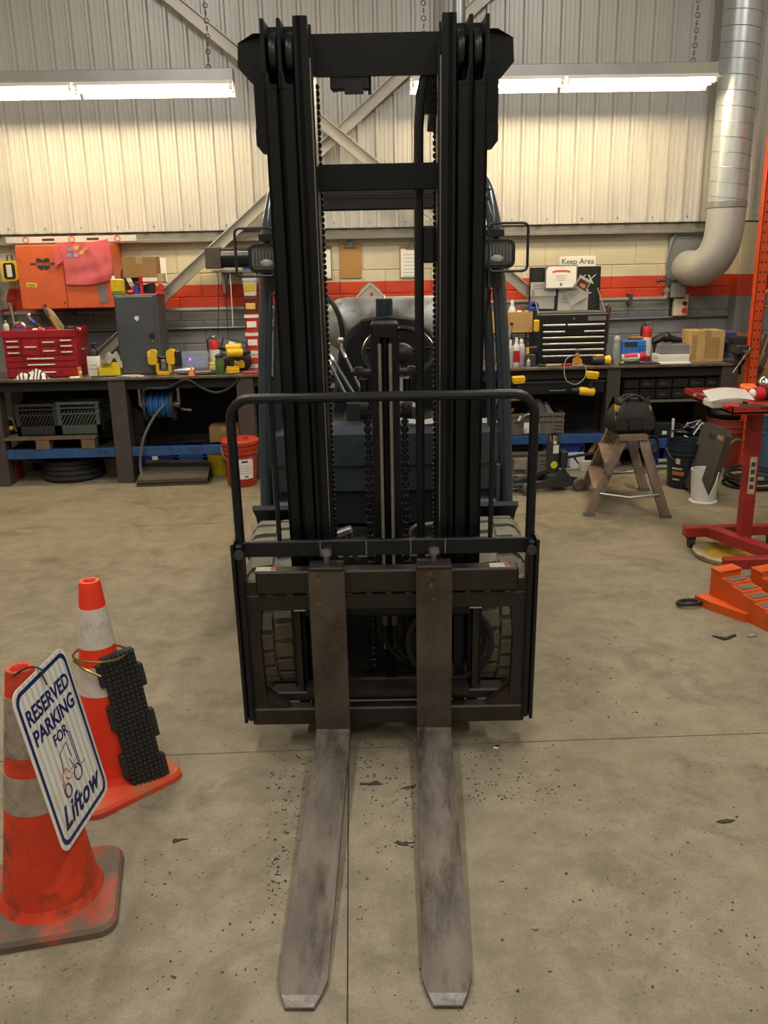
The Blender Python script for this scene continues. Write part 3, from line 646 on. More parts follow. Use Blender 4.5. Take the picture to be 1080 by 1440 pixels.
# ---------------------------------------------------------------- small builders
def S(Y, z=.9): return (Y*math.cos(PITCH)+(CAMH-z)*math.sin(PITCH))/FPX
def boxthing(name, lab, cat, x0, x1, y0, y1, z0, z1, m, bev=.004):
    o = thing(name, lab, cat, ((x0+x1)/2, (y0+y1)/2, z0)); w, d, h = x1-x0, y1-y0, z1-z0
    MB().b2(-w/2, w/2, -d/2, d/2, 0, h, bev).done('body', m, o)
    return o, w, d, h
def carton(lab, x, y, z, w, d, h, rz=0, m=card, flaps=True, cat='box'):
    o = thing('cardboard_box', lab, cat, (x, y, z), rz)
    MB().b2(-w/2, w/2, -d/2, d/2, 0, h, .003).done('body', m, o)
    for s in (-1, 1): MB().b2(-w/2, w/2, *sorted((s*.001, s*d/2)), h, h+.004).done('top_flap', m, o, sm=0)
    MB().b2(-.025, .025, -d/2-.001, d/2+.001, h+.004, h+.005).b2(-.025, .025, -d/2-.001, -d/2, h*.7, h+.005).done('tape_strip', mat('tape_tan', 'a8865c', .35), o, sm=0)
    return o
def pail(lab, x, y, r0, r1, h, m, lid=None, lidlab=None, cat='bucket', handle=True, rz=0, open_in=None):
    o = thing('pail', lab, cat, (x, y, 0), rz)
    MB().lathe([(r0*.96, 0), (r0, .008), (r0+(r1-r0)*.72, h*.72), (r1+.006, h*.735), (r1+.006, h*.765), (r1, h*.77), (r1, h*.83), (r1+.008, h*.84), (r1+.008, h*.87), (r1+.002, h*.875), (r1+.004, h*.97), (r1+.009, h*.98), (r1+.009, h), (r1-.002, h), (r0*.97, .02), (.002, .02)], 28).done('body', m, o)
    if lid: MB().lathe([(r1+.014, h-.022), (r1+.016, h+.004), (r1+.006, h+.012), (r1-.01, h+.006), (.01, h+.004), (.002, h+.004)], 28).cyl((.05, -.02, h+.004), (.05, -.02, h+.035), .018).done('lid', lid, o)
    if handle: MB().tube([((r1+.012)*math.cos(a), -(r1+.012)*math.sin(a)*.75, h*.86-.62*h*math.sin(a)*.55) for a in [PI*k/12 for k in range(13)]], .004, 6).done('bail_handle', steel, o)
    return o
def bottle(name, lab, x, y, z, r, h, m, capm, bandm=None, cat='bottle', neck=.45, capr=.5):
    o = thing(name, lab, cat, (x, y, z))
    MB().lathe([(r*.9, 0), (r, .006), (r, h*.66), (r*.85, h*.74), (r*neck, h*.82), (r*neck, h*.88), (.002, h*.88)], 16).done('body', m, o)
    MB().lathe([(r*capr, h*.84), (r*capr, h*.93), (r*capr*.6, h), (.002, h)], 14).done('cap', capm, o)
    if bandm: MB().lathe([(r+.0008, h*.15), (r+.0008, h*.55)], 16).done('label', bandm, o)
    return o
yl = yellow
def drill(lab, loc, rz=0, rx=0, ry=0, name='cordless_drill', battery=True):
    o = thing(name, lab, 'drill', loc); o.rotation_euler = (rx, ry, rz)
    MB().tube([(-.08, 0, .17), (-.075, 0, .17), (.03, 0, .17), (.05, 0, .17)], [.026, .034, .034, .028], 12).done('motor_housing', yl, o)
    MB().tube([(.05, 0, .17), (.075, 0, .17), (.08, 0, .17), (.115, 0, .17)], [.027, .027, .022, .012], 12).done('chuck', blackp, o)
    MB().loft([[Vector((x+.016*c, .016*s_, z)) for c, s_ in ((1, 1), (-1, 1), (-1, -1), (1, -1))] for x, z in ((-.035, .145), (-.045, .05))]).done('grip', blackp, o)
    MB().box(-.03, 0, .155, .03, .03, .03, bev=.005).done('trigger', blackp, o)
    if battery: MB().box(-.04, 0, .028, .105, .06, .05, bev=.008).box(-.04, 0, .056, .09, .055, .012, bev=.003).done('battery', yl, o)
    return o
def extinguisher(lab, x, y, z, r=.042, h=.27):
    o = thing('fire_extinguisher', lab, 'fire extinguisher', (x, y, z))
    MB().lathe([(r*.9, 0), (r, .01), (r, h*.72), (r*.8, h*.8), (r*.35, h*.84), (r*.3, h*.88), (.002, h*.88)], 20).done('cylinder', redp, o)
    MB().lathe([(r+.0008, h*.12), (r+.0008, h*.58)], 20).done('label', white, o)
    MB().box(.0, 0, h*.9, .03, .03, .03, bev=.004).box(.04, 0, h*.96, .09, .018, .008, ry=-.25).box(.035, 0, h*.91, .07, .018, .008, ry=.15).done('valve_lever', steel, o)
    MB().tube(spline([(-.01, 0, h*.9), (-r*1.1, -.01, h*.86), (-r*1.2, -.01, h*.5)]), .007, 6).done('hose', blackp, o)
    return o
def crate(lab, x, y, z, w, d, h, m, rz=0, lattice=True, name='milk_crate', low=.3):
    o = thing(name, lab, 'crate', (x, y, z), rz)
    MB().b2(-w/2, w/2, -d/2, d/2, 0, .008).b2(-w/2, w/2, -d/2, -d/2+.008, 0, h*low).b2(-w/2, w/2, d/2-.008, d/2, 0, h).b2(-w/2, -w/2+.008, -d/2, d/2, 0, h*low).b2(w/2-.008, w/2, -d/2, d/2, 0, h*low).done('base', m, o, sm=0)
    for k, (z0, z1) in enumerate(((h*.62, h*.66), (h*.80, h*.84), (h*.92, h))):
        MB().b2(-w/2-.004, w/2+.004, -d/2-.004, -d/2+.008, z0, z1).b2(-w/2-.004, w/2+.004, d/2-.008, d/2+.004, z0, z1).b2(-w/2-.004, -w/2+.008, -d/2, d/2, z0, z1).b2(w/2-.008, w/2+.004, -d/2, d/2, z0, z1).done('rim', m, o, sm=0)
    q = MB()
    for sx in (-1, 1):
        for sy in (-1, 1): q.b2(*sorted((sx*w/2, sx*(w/2-.03))), *sorted((sy*d/2, sy*(d/2-.03))), 0, h)
    q.done('corner_post', m, o, sm=0)['kind'] = 'stuff'
    if lattice:
        q = MB()
        for k in range(11):
            a = -w/2+.03+k*(w-.06)/10
            q.box(a, -d/2+.004, h*.52, .008, .006, h*.5, ry=.55)
            if k % 2: q.box(-w/2+.004, a*d/w, h*.52, .006, .008, h*.5, rx=.5).box(w/2-.004, a*d/w, h*.52, .006, .008, h*.5, rx=.5)
        q.done('lattice', m, o, sm=0)['kind'] = 'stuff'
    return o
# ---------------------------------------------------------------- left bench: wall things
wc_y = 7.50
a, b = at(20, 345, wc_y), at(164, 433, wc_y)
W, H = b.x-a.x, a.z-b.z
ob = mat('cabinet_orange', 'c25a32', .5, 0, .08, 4, .05, 60, 'a04a28', .25, 6)
o = thing('wall_cabinet', 'orange steel wall cabinet with a black emblem, pink shirt hung on its corner', 'cabinet', ((a.x+b.x)/2, wc_y, b.z))
MB().b2(-W/2, W/2, .02, .345, 0, H, .004).done('body', ob, o)
MB().b2(-W/2, -.012, 0, .02, .005, H-.005, .004).done('door', ob, o)
MB().b2(-.008, W/2, 0, .02, .005, H-.005, .004).done('door', ob, o)
em = thing
k = .0058; ex, ez = -W/2+.215, H-.15
def epart(poly): MB().prism(poly, 'y', -.0015, -.0005).done('emblem_piece', ink, o, sm=0)
epart([(ex-.055, ez+.045), (ex-.02, ez+.045), (ex, ez+.028), (ex+.02, ez+.045), (ex+.055, ez+.045), (ex+.055, ez+.012), (ex-.055, ez+.012)])
epart([(ex-.058, ez-.012), (ex+.058, ez-.012), (ex+.045, ez-.035), (ex+.02, ez-.05), (ex+.008, ez-.048), (ex, ez-.03), (ex-.008, ez-.048), (ex-.02, ez-.05), (ex-.045, ez-.035)])
epart([(ex-.105, ez+.008), (ex-.062, ez+.008), (ex-.062, ez-.008), (ex-.105, ez-.008)]); epart([(ex+.062, ez+.008), (ex+.105, ez+.008), (ex+.105, ez-.008), (ex+.062, ez-.008)])
text('emblem_lettering', 'WÜRTH', .026, ink, o, (ex, -.001, ez), sx=1.25)
MB().box(-W/2+.10, -.001, H-.315, .085, .002, .036, ry=.08).done('yellow_sticker', mat('sticker_yellow', 'd9bd2c', .6), o)
MB().box(-W/2+.10, -.0022, H-.312, .065, .001, .006, ry=.08).box(-W/2+.10, -.0022, H-.324, .05, .001, .005, ry=.08).done('sticker_print', ink, o, sm=0)
MB().box(W/2-.10, -.001, .115, .065, .002, .14, ry=-.16).done('grey_sticker', greym, o)
MB().cyl((-W/2+.19, 0, .03), (-W/2+.19, -.006, .03), .012).cyl((-.03, 0, .05), (-.03, -.006, .05), .008).done('lock', ink, o)
# shirt
sp = mat('shirt_pink', 'f28088', .9, 0, .06, 20, .25, 14, 'e0989a', .15, 6)
a2, b2_ = at(78, 343, wc_y-.03), at(158, 400, wc_y-.03)
sx0, sx1, szt, szb = a2.x, b2_.x, a2.z, b2_.z
def shirt(u, v):
    top = szt+.012-.012*math.sin(u*PI)+.02*u*u
    bot = szb-.012*math.sin(u*PI)+.035*u**3+.01
    xl = sx0+.045*min(1, v*3) ; xr = sx1+.01*math.sin(v*PI)
    x = xl+(xr-xl)*u; z = top+(bot-top)*v
    y = wc_y-.018-.006*math.sin(u*8+v*3)-.010*math.exp(-((u-.55-.3*v)/.10)**2)-.008*math.exp(-((u-.30+.1*v)/.08)**2)-.004*math.sin(v*14+u*3)*v
    return (x, y, z)
t = MB().grid(shirt, 48, 28, .002).done('pink_shirt', sp, None, sm=80)
tag(t, 'pink tie dyed shirt hung over the front of the orange wall cabinet', 'shirt')
MB().grid(lambda u, v: (sx0-.035*(1-.3*v)+(.10+.03*v)*u*.75, wc_y-.016-.012*math.sin(u*4+v), szt+.005-.06*(1-u)-(.13-.02*u)*v), 8, 8, .002).done('sleeve', sp, t, sm=80)
tie = [mat('dye_blue', '7f8fb0', .9), mat('dye_yellow', 'd9a860', .9)]
for i, (u0, v0) in enumerate(((.20, .10), (.34, .06), (.26, .24), (.40, .18), (.14, .24), (.50, .10))):
    p0 = Vector(shirt(u0, v0))
    MB().grid(lambda u, v: tuple(Vector(shirt(u0+.09*u-.05*v, v0+.09*v))+Vector((0, -.003, 0))), 6, 3).done('dye_streak', tie[i % 2], t, sm=80)
# spirit level
a = at(8, 341, 7.70); b = at(191, 335, 7.70); lz = (a.z+b.z)/2+.0
o = thing('spirit_level', 'long white spirit level with red vials lying along the top of the orange cabinet', 'level', (a.x, 7.72, at(100, 341, 7.72).z)); Lw = b.x-a.x
MB().b2(0, Lw, -.012, .012, 0, .05, .003).done('bar', mat('level_white', 'cfcdc6', .4, .3), o)
for x in (.165, .545, .925):
    MB().lathe([(.020, -.016), (.026, -.016), (.026, .016), (.020, .016), (.020, -.016)], 16, M=Matrix.Translation((x, 0, .025)) @ Matrix.Rotation(PI/2, 4, 'X')).done('vial_ring', redp, o)
    MB().cyl((x, -.01, .012), (x, -.01, .038), .006).done('vial', mat('vial_green', 'c4cf7a', .2), o)
for x in (.35, .72): MB().b2(x-.05, x+.05, -.0135, -.011, .015, .035, .003).done('hand_hole', ink, o)
# work light, rag at the edge
p = at(14, 381, 7.72)
o = thing('work_lamp', 'yellow and black square work lamp hung left of the orange cabinet', 'lamp', (p.x, 7.74, p.z-.085))
MB().loft([[Vector((x, y, .085+z)) for x, z in rrect(.135, .165, .03)] for y in (-.03, .03)]).done('case', yellow, o)
MB().loft([[Vector((x, y, .085+z)) for x, z in rrect(.095, .13, .02)] for y in (-.036, -.02)]).done('bezel', blackp, o)
MB().b2(-.022, .022, -.039, -.036, .035, .135, .004).done('lamp_panel', white, o)
MB().tube([(-.02, 0, .16), (-.015, 0, .21), (.02, 0, .215), (.025, 0, .16)], .006, 6).done('hook', blackp, o)
p = at(5, 420, 7.6)
t = MB().grid(lambda u, v: (p.x-.12+.17*u-.03*v*u+.01*math.sin(v*7), 7.62+.02*math.sin(u*9+v*4), p.z+.11-.22*v+.03*u), 10, 10, .004).done('hanging_rag', mat('rag_grey', '9a958b', .9, 0, .2, 12), None, sm=80)
tag(t, 'grey rag hanging at the wall just below the yellow work lamp', 'rag')
# sign keep area (left) and clipboards
def keep_sign(lab, cx, py0, py1, w_, Y=WY):
    c = at(cx, (py0+py1)/2, Y-.004)
    o = thing('wall_sign', lab, 'sign', (c.x, Y, c.z))
    MB().b2(-w_/2, w_/2, -.006, -.001, -.10, .10, .002).done('plate', white, o)
    text('lettering', 'Keep Area', .066, ink, o, (0, -.0066, .055), off=.0004)
    text('lettering', 'Clear', .066, ink, o, (0, -.0066, -.03), off=.0004)
    return o
def clipboard(lab, px0, px1, py0, py1, sheet):
    a, b = at(px0, py0, WY-.02), at(px1, py1, WY-.02); w_, h_ = b.x-a.x, a.z-b.z
    o = thing('clipboard', lab, 'clipboard', ((a.x+b.x)/2, WY-.005, b.z), 0)
    MB().b2(-w_/2, w_/2, -.006, 0, 0, h_, .002).done('board', mat('hardboard', 'a67c48', .6, 0, .08) if sheet != 0 else mat('hardboard_grey', '6a5a48', .6), o)
    MB().b2(-.05, .05, -.016, -.006, h_-.035, h_-.012, .003).b2(-.02, .02, -.018, -.008, h_-.02, h_+.02, .004).done('clip', steel, o)
    MB().torus((0, -.01, h_+.03), .012, .0025, 'y', 12, 6).done('hanging_ring', steel, o)
    if sheet != 1:
        MB().b2(-w_/2+.008, w_/2-.006, -.008, -.006, .012, h_-.03).done('paper_sheet', paper, o, sm=0)
        for k in range(7): MB().b2(-w_/2+.03, w_/2-.04-.02*(k % 3), -.0085, -.008, h_-.08-.03*k, h_-.076-.03*k).done('print_line', greyink, o, sm=0)
    return o
clipboard('clipboard with a white form, hung beside the inner edge of the left mast rails', 436, 467, 346, 393, 0)
clipboard('bare brown clipboard hung in the middle of the cream wall', 477, 509, 343, 391, 1)
clipboard('brown clipboard with a white form, hung behind the thick mast hose', 562, 595, 345, 391, 2)
keep_sign('white wall sign half hidden by the carton on the grey locker', 200, 364, 397, .42)
# tube heater on bracket with cords
p = at(289, 363, 7.45)
o = thing('tube_heater', 'dark tube heater on a wall bracket below the cross brace', 'heater', (p.x, 7.5, p.z))
MB().b2(0, .125, -.085, .085, -.085, .085, .006).done('end_box', mat('heater_box', '4f4a44', .4, .4), o)
MB().cyl((.125, 0, 0), (.95, 0, 0), .078, n=24).done('heater_tube', mat('heater_tube', '1d1d1f', .25, .3), o)
MB().b2(.05, .40, -.06, .36, -.115, -.10).b2(.12, .14, -.02, .0, -.28, -.115).done('bracket_arm', greym, o, sm=0)
MB().tube([(.13, .0, -.27), (.13, .34, -.12)], .008, 6).done('bracket_strut', greym, o)
for x, l, c in ((.08, .62, blackp), (.14, .70, blackp), (.18, .56, white)): MB().tube(spline([(x, -.03, -.10), (x+.01, -.04, -.35*l), (x-.02+.3*(x-.1), -.03, -l)]), .0035, 5).done('hanging_cord', c, o)
# ---------------------------------------------------------------- left bench top
ty = 7.17
x0, x1 = bx(6, ty, 500), bx(108, ty, 500)
W = x1-x0; H = .385
o = thing('tool_chest', 'worn red steel tool chest with many chrome pulled drawers on the bench', 'tool chest', ((x0+x1)/2, ty+.17, BZ))
MB().b2(-W/2, W/2, -.16, .17, 0, H-.055, .004).done('body', red, o)
MB().b2(-W/2-.004, W/2+.004, -.175, -.165, H-.06, H, .003).b2(-W/2-.004, -W/2+.006, -.165, .175, H-.06, H).b2(W/2-.006, W/2+.004, -.165, .175, H-.06, H).b2(-W/2, W/2, .165, .175, H-.06, H).done('top_tray', red, o, sm=0)
def drawer(u0, u1, v0, v1):
    a, b = -W/2+u0*W, -W/2+u1*W; z0, z1 = v0*H, v1*H
    d = MB().b2(a+.002, b-.002, -.170, -.158, z0+.002, z1-.002, .002).done('drawer', red, o)
    c = (a+b)/2; hw = min(.075, (b-a)*.31); z = (z0+z1)/2+.002
    if u1-u0 > .9: hw, c = .105, c-.0
    MB().tube([(c-hw, -.17, z), (c-hw, -.183, z), (c+hw, -.183, z), (c+hw, -.17, z)], .006, 6).done('handle', mat('bright_pull', 'e9e6e1', .35, .35), d)
dl = [(.02, .25, .72, .82), (.02, .25, .60, .71), (.02, .25, .475, .59), (.26, .50, .475, .82), (.51, .75, .66, .82), (.51, .75, .475, .65), (.76, .98, .72, .82), (.76, .98, .60, .71), (.76, .98, .475, .59), (.02, .98, .35, .465), (.02, .98, .225, .34), (.02, .98, .03, .215)]
for q in dl: drawer(*q)
MB().tube([(W/2+.002, -.03, .22), (W/2+.02, -.03, .21), (W/2+.02, .05, .21), (W/2+.002, .05, .22)], .006, 6).done('side_handle', steel, o)
tz = BZ+H-.055
def onchest(px, dy=0.15): return (bx(px, ty+dy, 455), ty+dy, tz)
q = onchest(24)
o = thing('pipe_clamp', 'tall chrome screw clamp standing in the tray of the red chest', 'clamp', q)
MB().torus((.02, 0, .06), .045, .014, 'y', 20, 8).cyl((-.02, 0, .10), (-.035, 0, .24), .013).box(-.037, 0, .25, .035, .025, .03, bev=.006).done('frame', chrome, o)
MB().box(.02, -.03, .05, .11, .012, .02, bev=.004).done('blue_band', bluep, o)
q = onchest(8, .1)
bottle('glass_jar', 'clear bottle standing in the tray of the red chest near its edge', q[0], q[1], q[2], .024, .13, mat('clear_plastic', 'b8bab6', .25, 0, .1), steel)
q = onchest(44, .12)
o = thing('ratchet', 'black handled ratchet with a blue collar leaning in the red chest tray', 'tool', q)
MB().tube([(.13, 0, .03), (.03, 0, .10)], [.016, .012], 8).done('handle', blackp, o); MB().cyl((.03, 0, .10), (.0, 0, .125), .018).done('collar', bluep, o); MB().cyl((.0, 0, .125), (-.01, 0, .16), .013).sph((-.01, 0, .165), .02, 10, 8).done('head', chrome, o)
q = onchest(58, .08)
o = thing('socket_tool', 'small red and white tool lying beside the ratchet in the chest tray', 'tool', q)
MB().box(0, 0, .05, .07, .03, .03, ry=.3, bev=.008).done('body', redp, o); MB().box(-.05, 0, .05, .05, .03, .025, bev=.006).done('nose', white, o)
q = onchest(80, .14)
o = thing('work_glove', 'dirty beige work glove standing up in the red chest tray', 'glove', q)
MB().grid(lambda u, v: (.10-.11*u-.13*v+.03*u*v, -.01-.025*math.sin(u*PI)-.01*math.sin(u*9+v*5), .02+.19*v+.04*u*(v)), 10, 10, .014).done('cuff', mat('glove_beige', 'a8977c', .9, 0, .15, 12, .3, 40), o, sm=80)
MB().box(.0, -.05, .10, .02, .004, .12, ry=-.5).done('yellow_stripe', mat('stripe_ochre', 'b39646', .9), o)
q = onchest(98, .05)
t = MB().torus((0, 0, .065), .038, .013, 'z', 20, 8).box(0, 0, .03, .05, .04, .05, bev=.01).done('rubber_ring', blackp, None, q); tag(t, 'black rubber ring lying on the corner of the red chest', 'ring')
q = onchest(102, .14); t = MB().box(0, 0, .045, .12, .05, .02, rz=.3, bev=.005).box(-.03, .03, .03, .08, .03, .03, rz=-.4, bev=.005).done('shop_towel', paper, None, q); tag(t, 'crumpled white shop towel behind the black ring on the red chest', 'towel')
# rags on the bench
def rag(lab, px, Y, w_, h_, m, stripes=None):
    x = bx(px, Y, 528); rn = random.Random(int(px))
    c = [(rn.uniform(0, 6), rn.uniform(6, 13)) for _ in range(3)]
    t = MB().grid(lambda u, v: (x+(u-.5)*w_, Y+(v-.5)*.12, BZ+.002+h_*max(0, math.sin(PI*u))**.7*max(0, math.sin(PI*v))**.5*(.75+.25*math.sin(c[0][1]*u+c[0][0]+5*v))), 22, 10).done('shop_rag', m, None, sm=60)
    tag(t, lab, 'rag')
def ragmat():
    M = mat('rag_striped', 'd8d6cf', .9, 0, .05); g = N(M); p = M.node_tree.nodes['Principled BSDF']
    tc = g.a('ShaderNodeTexCoord'); wv = g.a('ShaderNodeTexWave', i_Scale=9.0, i_Distortion=7.0, i_Detail=2.0); g.c(tc.outputs['Object'], wv.inputs[0])
    r = g.a('ShaderNodeValToRGB'); r.color_ramp.elements[0].position = .28; r.color_ramp.elements[1].position = .36; r.color_ramp.elements[0].color = (.03, .03, .03, 1); r.color_ramp.elements[1].color = (.7, .69, .65, 1)
    g.c(wv.outputs['Fac'], r.inputs[0]); g.c(r.outputs[0], p.inputs['Base Color']); return M
rag('black and white shop rag heaped on the bench edge before the red chest', 46, 7.155-.0, .27, .085, ragmat())
# jug, yellow box, bag, small card
x = bx(133, 7.22, 515)
o = thing('chemical_jug', 'white jug with a black sleeve cap beside the red chest', 'jug', (x, 7.22, BZ))
MB().loft([[Vector((a, b, z)) for a, b in rrect(.105*k, .07*k, .02)] for z, k in ((0, .95), (.01, 1), (.15, 1), (.165, .92))]).done('body', white, o)
MB().loft([[Vector((a, b, z)) for a, b in rrect(.08*k, .055*k, .02)] for z, k in ((.165, 1), (.20, .95), (.225, .5))]).cyl((0, 0, .225), (0, 0, .255), .014).box(.02, 0, .262, .05, .02, .014, bev=.004).done('pump_cap', blackp, o)
for k in range(2): MB().b2(-.03, .03, -.0356, -.035, .09-.03*k, .096-.03*k).done('print_line', greyink, o, sm=0)
x = bx(155, 7.2, 515)
o = thing('parts_bin', 'yellow open parts bin stuffed with paper on the bench', 'bin', (x, 7.2, BZ))
MB().b2(-.09, .09, -.05, .06, 0, .006).b2(-.09, .09, -.05, -.044, 0, .075).b2(-.09, .09, .054, .06, 0, .11).b2(-.09, -.084, -.05, .06, 0, .09).b2(.03, .09, -.054, -.04, 0, .115).done('body', mat('bin_yellow', 'd8c024', .5), o, sm=0)
t = MB().grid(lambda u, v: (x+.01+(u-.5)*.17, 7.23+(v-.5)*.07, BZ+.09+.10*math.sin(PI*u)*(.4+.6*v)+.03*math.sin(u*11+v*6)), 12, 8, .002).done('crumpled_bag', mat('clear_bag', 'c9c9c4', .25, 0, .1), None, sm=0); tag(t, 'crumpled clear plastic bag stuffed in the yellow parts bin', 'bag')
x = bx(112, 7.13, 520)
o = thing('orange_card', 'small orange and white card standing at the corner of the red chest', 'card', (x, 7.13, BZ))
MB().box(0, 0, .045, .028, .004, .09, ry=-.03).done('body', mat('card_orange', 'e08a2c', .6), o); MB().cyl((.006, -.004, .045), (.006, -.002, .045), .012).done('white_dot', white, o)
t = MB().b2(-.04, .04, -.03, .03, 0, .012, .003).done('putty_knife', white, None, (bx(105, 7.12, 527), 7.125, BZ)); tag(t, 'small white block lying at the bench edge before the orange card', 'block')
t = MB().tube([(0, 0, .008), (.24, .03, .008)], .007, 6).done('black_rod', blackp, None, (bx(128, 7.13, 525), 7.12, BZ)); tag(t, 'thin black rod lying in front of the white jug', 'rod')
for i, px in enumerate((178, 196)):
    t = MB().grid(lambda u, v: ((u-.5)*.17, (v-.5)*.11, .003+.006*math.sin(u*4+i)), 6, 3, .001).done('paper_sheet', paper, None, (bx(px, 7.15, 526), 7.155, BZ)); tag(t, ('white paper lying before the left half of the grey locker', 'white paper lying before the lock side of the grey locker')[i], 'paper')
# grey locker with things on top
lx0, lx1 = bx(166, 7.22, 470), bx(223, 7.22, 470)
W = lx1-lx0+.015; H = .64
o = thing('locker', 'dark grey steel locker standing on the bench under the carton', 'locker', ((lx0+lx1)/2, 7.38, BZ))
lk = mat('locker_grey', '4a4e55', .42, .1, .12, 4, .04, 50, '3a3d42', .25, 5)
MB().b2(-W/2, W/2, -.15, .16, 0, H, .004).done('body', lk, o)
d = MB().b2(-W/2+.012, W/2-.03, -.160, -.148, .012, H-.012, .004).done('door', lk, o)
MB().cyl((W/2-.06, -.16, .31), (W/2-.06, -.178, .31), .02).box(W/2-.062, -.175, .325, .022, .02, .05, bev=.006).done('door_handle', blackp, d)
MB().cyl((W/2-.055, -.162, .275), (W/2-.055, -.175, .275), .011).done('key_lock', chrome, d)
MB().prism([(-.02, .47), (.015, .475), (.017, .45), (.0, .432), (-.017, .45)], 'y', -.1625, -.160).done('shield_sticker', white, d)
LZ = BZ+H
def onl(px, py=400): return bx(px, 7.33, py)
o = thing('fluid_can', 'yellow and green fluid can on the edge of the grey locker', 'can', (onl(167), 7.30, LZ))
MB().b2(-.05, .05, -.03, .03, 0, .125, .008).done('body', mat('can_yellow', 'c9a91c', .4, 0, .2, 40), o); MB().b2(-.048, .048, -.031, -.03, .005, .03).done('green_band', mat('can_green', '4f7d3c', .4), o); MB().cyl((-.03, 0, .125), (-.03, 0, .15), .012).done('spout', white, o)
o = thing('hose_bundle', 'coiled grey hoses hanging between the carton and the locker top', 'hose', (onl(178), 7.45, LZ))
for k in range(5): MB().tube(spline([(-.05+.012*k, .02, .02), (-.07+.012*k, -.02*k+.02, .14), (-.03+.02*k, -.05, .20-.012*k), (.03+.02*k, -.06, .13-.01*k), (.08, -.08, .06-.012*k), (.2, -.05, .08-.015*k)], 5), .0085, 6).done('hose_loop', mat('hose_grey', '5d5b57', .6), o)
o = thing('spool_rack', 'red stand with bottles crowding the top of the grey locker', 'rack', (onl(210), 7.34, LZ))
MB().b2(-.11, .13, -.06, .08, 0, .008).b2(-.07, -.045, -.05, -.03, 0, .14).b2(.08, .11, -.05, -.03, 0, .08).b2(-.1, .12, -.05, .07, .09, .098).done('stand', redp, o, sm=0)
MB().cyl((-.10, -.03, .008), (-.10, -.03, .07), .025).done('blue_bottle', bluep, o); MB().cyl((.02, -.03, .008), (.02, -.03, .085), .03).done('dark_bottle', blackp, o)
MB().cyl((.10, -.0, .098), (.10, -.0, .16), .035).done('glass_jar', mat('jar_tan', 'a39a6c', .3), o); MB().sph((-.155, -.03, .02), (.03, .03, .018), 10, 6).done('red_lump', redp, o)
carton('worn brown carton lying on top of the grey locker', onl(196, 380), 7.42, LZ+.13, .27, .2, .155, .06, carddk)
# tub stack
sx = bx(354, 7.52, 450)
cols = [('d8d0bc', 'c9302c', 'red and white tub, lowest in the stack beside the forklift pillar'), ('c9302c', 'e6e2d8', 'white lidded red tub second from the bottom of the stack by the pillar'), ('c02c2c', 'e8e4da', 'red tub with white print in the middle of the stack by the pillar'), ('6a2c22', 'd9b05a', 'dark brown tub with an oval label in the stack by the pillar'), ('d9d0b8', 'd9b81c', 'cream tub with a yellow label in the stack by the pillar'), ('e8e6e0', '3a7fc4', 'blue and white carton topping the stack by the pillar')]
zz = BZ
tubt = thing('tub_shelf', 'thin grey shelf post carrying the stacked tubs by the pillar', 'shelf', (sx, 7.62, BZ))
MB().b2(-.012, .012, .0, .012, 0, .95).b2(-.09, .09, -.0, .03, 0, .006).done('post', greym, tubt, sm=0)
zz = BZ
for i, (c1, c2, lab) in enumerate(cols):
    h = .15
    o = thing('storage_tub', lab, 'tub', (sx, 7.54, zz+.004)); zz += h
    MB().loft([[Vector((a*k, b*k, z)) for a, b in rrect(.115, .10, .02)] for z, k in ((0, .86), (h-.03, 1))]).done('body', mat('tub_'+c1, c1, .45), o)
    MB().loft([[Vector((a, b, z)) for a, b in rrect(.124, .108, .02)] for z in (h-.03, h-.004)]).done('lid', mat('tub_'+c1, c1, .45) if i in (3, 5) else white, o)
    MB().b2(-.04, .04, -.0515, -.046, .04, .09, .002).done('label', mat('tublab_'+c2, c2, .5), o)
# extinguisher and tilted terminal, tablet
extinguisher('small red fire extinguisher standing behind the green bottle', bx(301, 7.45, 480), 7.45, BZ+.0, .045, .30)
o = thing('terminal', 'tilted grey computer terminal with a lit blue page behind the drills', 'computer', (bx(324, 7.45, 485), 7.45, BZ+.10))
M = Matrix.Rotation(-.45, 4, 'Y') @ Matrix.Rotation(.15, 4, 'X')
MB().box(0, 0, .08, .21, .02, .15, bev=.006).xf(Matrix.Rotation(.30, 4, 'Y')).done('screen_case', blackp, o)
MB().box(0, -.0108, .08, .19, .002, .13).xf(Matrix.Rotation(.30, 4, 'Y')).done('screen', mat('screen_grey', '5d6468', .2, 0, .05, emit=.25), o)
MB().box(-.02, -.0125, .095, .055, .001, .075).box(.03, -.0125, .10, .035, .001, .06).xf(Matrix.Rotation(.30, 4, 'Y')).done('lit_page', mat('page_blue', 'a9c9e6', .3, 0, .03, emit=.7), o, sm=0)
MB().b2(-.06, .06, -.02, .08, -.10, .0, .006).done('stand', blackp, o)
o = thing('tablet', 'rugged tablet with a purple icon propped on the bench', 'tablet', (bx(273, 7.30, 505), 7.30, BZ))
Mt = Matrix.Translation((0, 0, .01)) @ Matrix.Rotation(-.22, 4, 'X')
MB().box(0, 0, .085, .235, .022, .165, bev=.012, seg=2).xf(Mt).done('case', mat('case_grey', '77777a', .45), o)
MB().box(0, -.0118, .09, .205, .002, .125).xf(Mt).done('screen', mat('screen_slate', '6c7683', .2, 0, .15, 30, emit=.35), o)
MB().box(-.035, -.0135, .097, .04, .001, .038).xf(Mt).done('purple_icon', mat('icon_purple', '6a45c0', .3, emit=1.0), o); MB().box(-.035, -.0145, .10, .012, .001, .016).xf(Mt).done('icon_mark', mat('icon_pink', 'e89ad0', .3, emit=1.0), o)
MB().box(.0, .05, .05, .06, .08, .01, rx=.6).xf(Mt).done('kickstand', blackp, o)
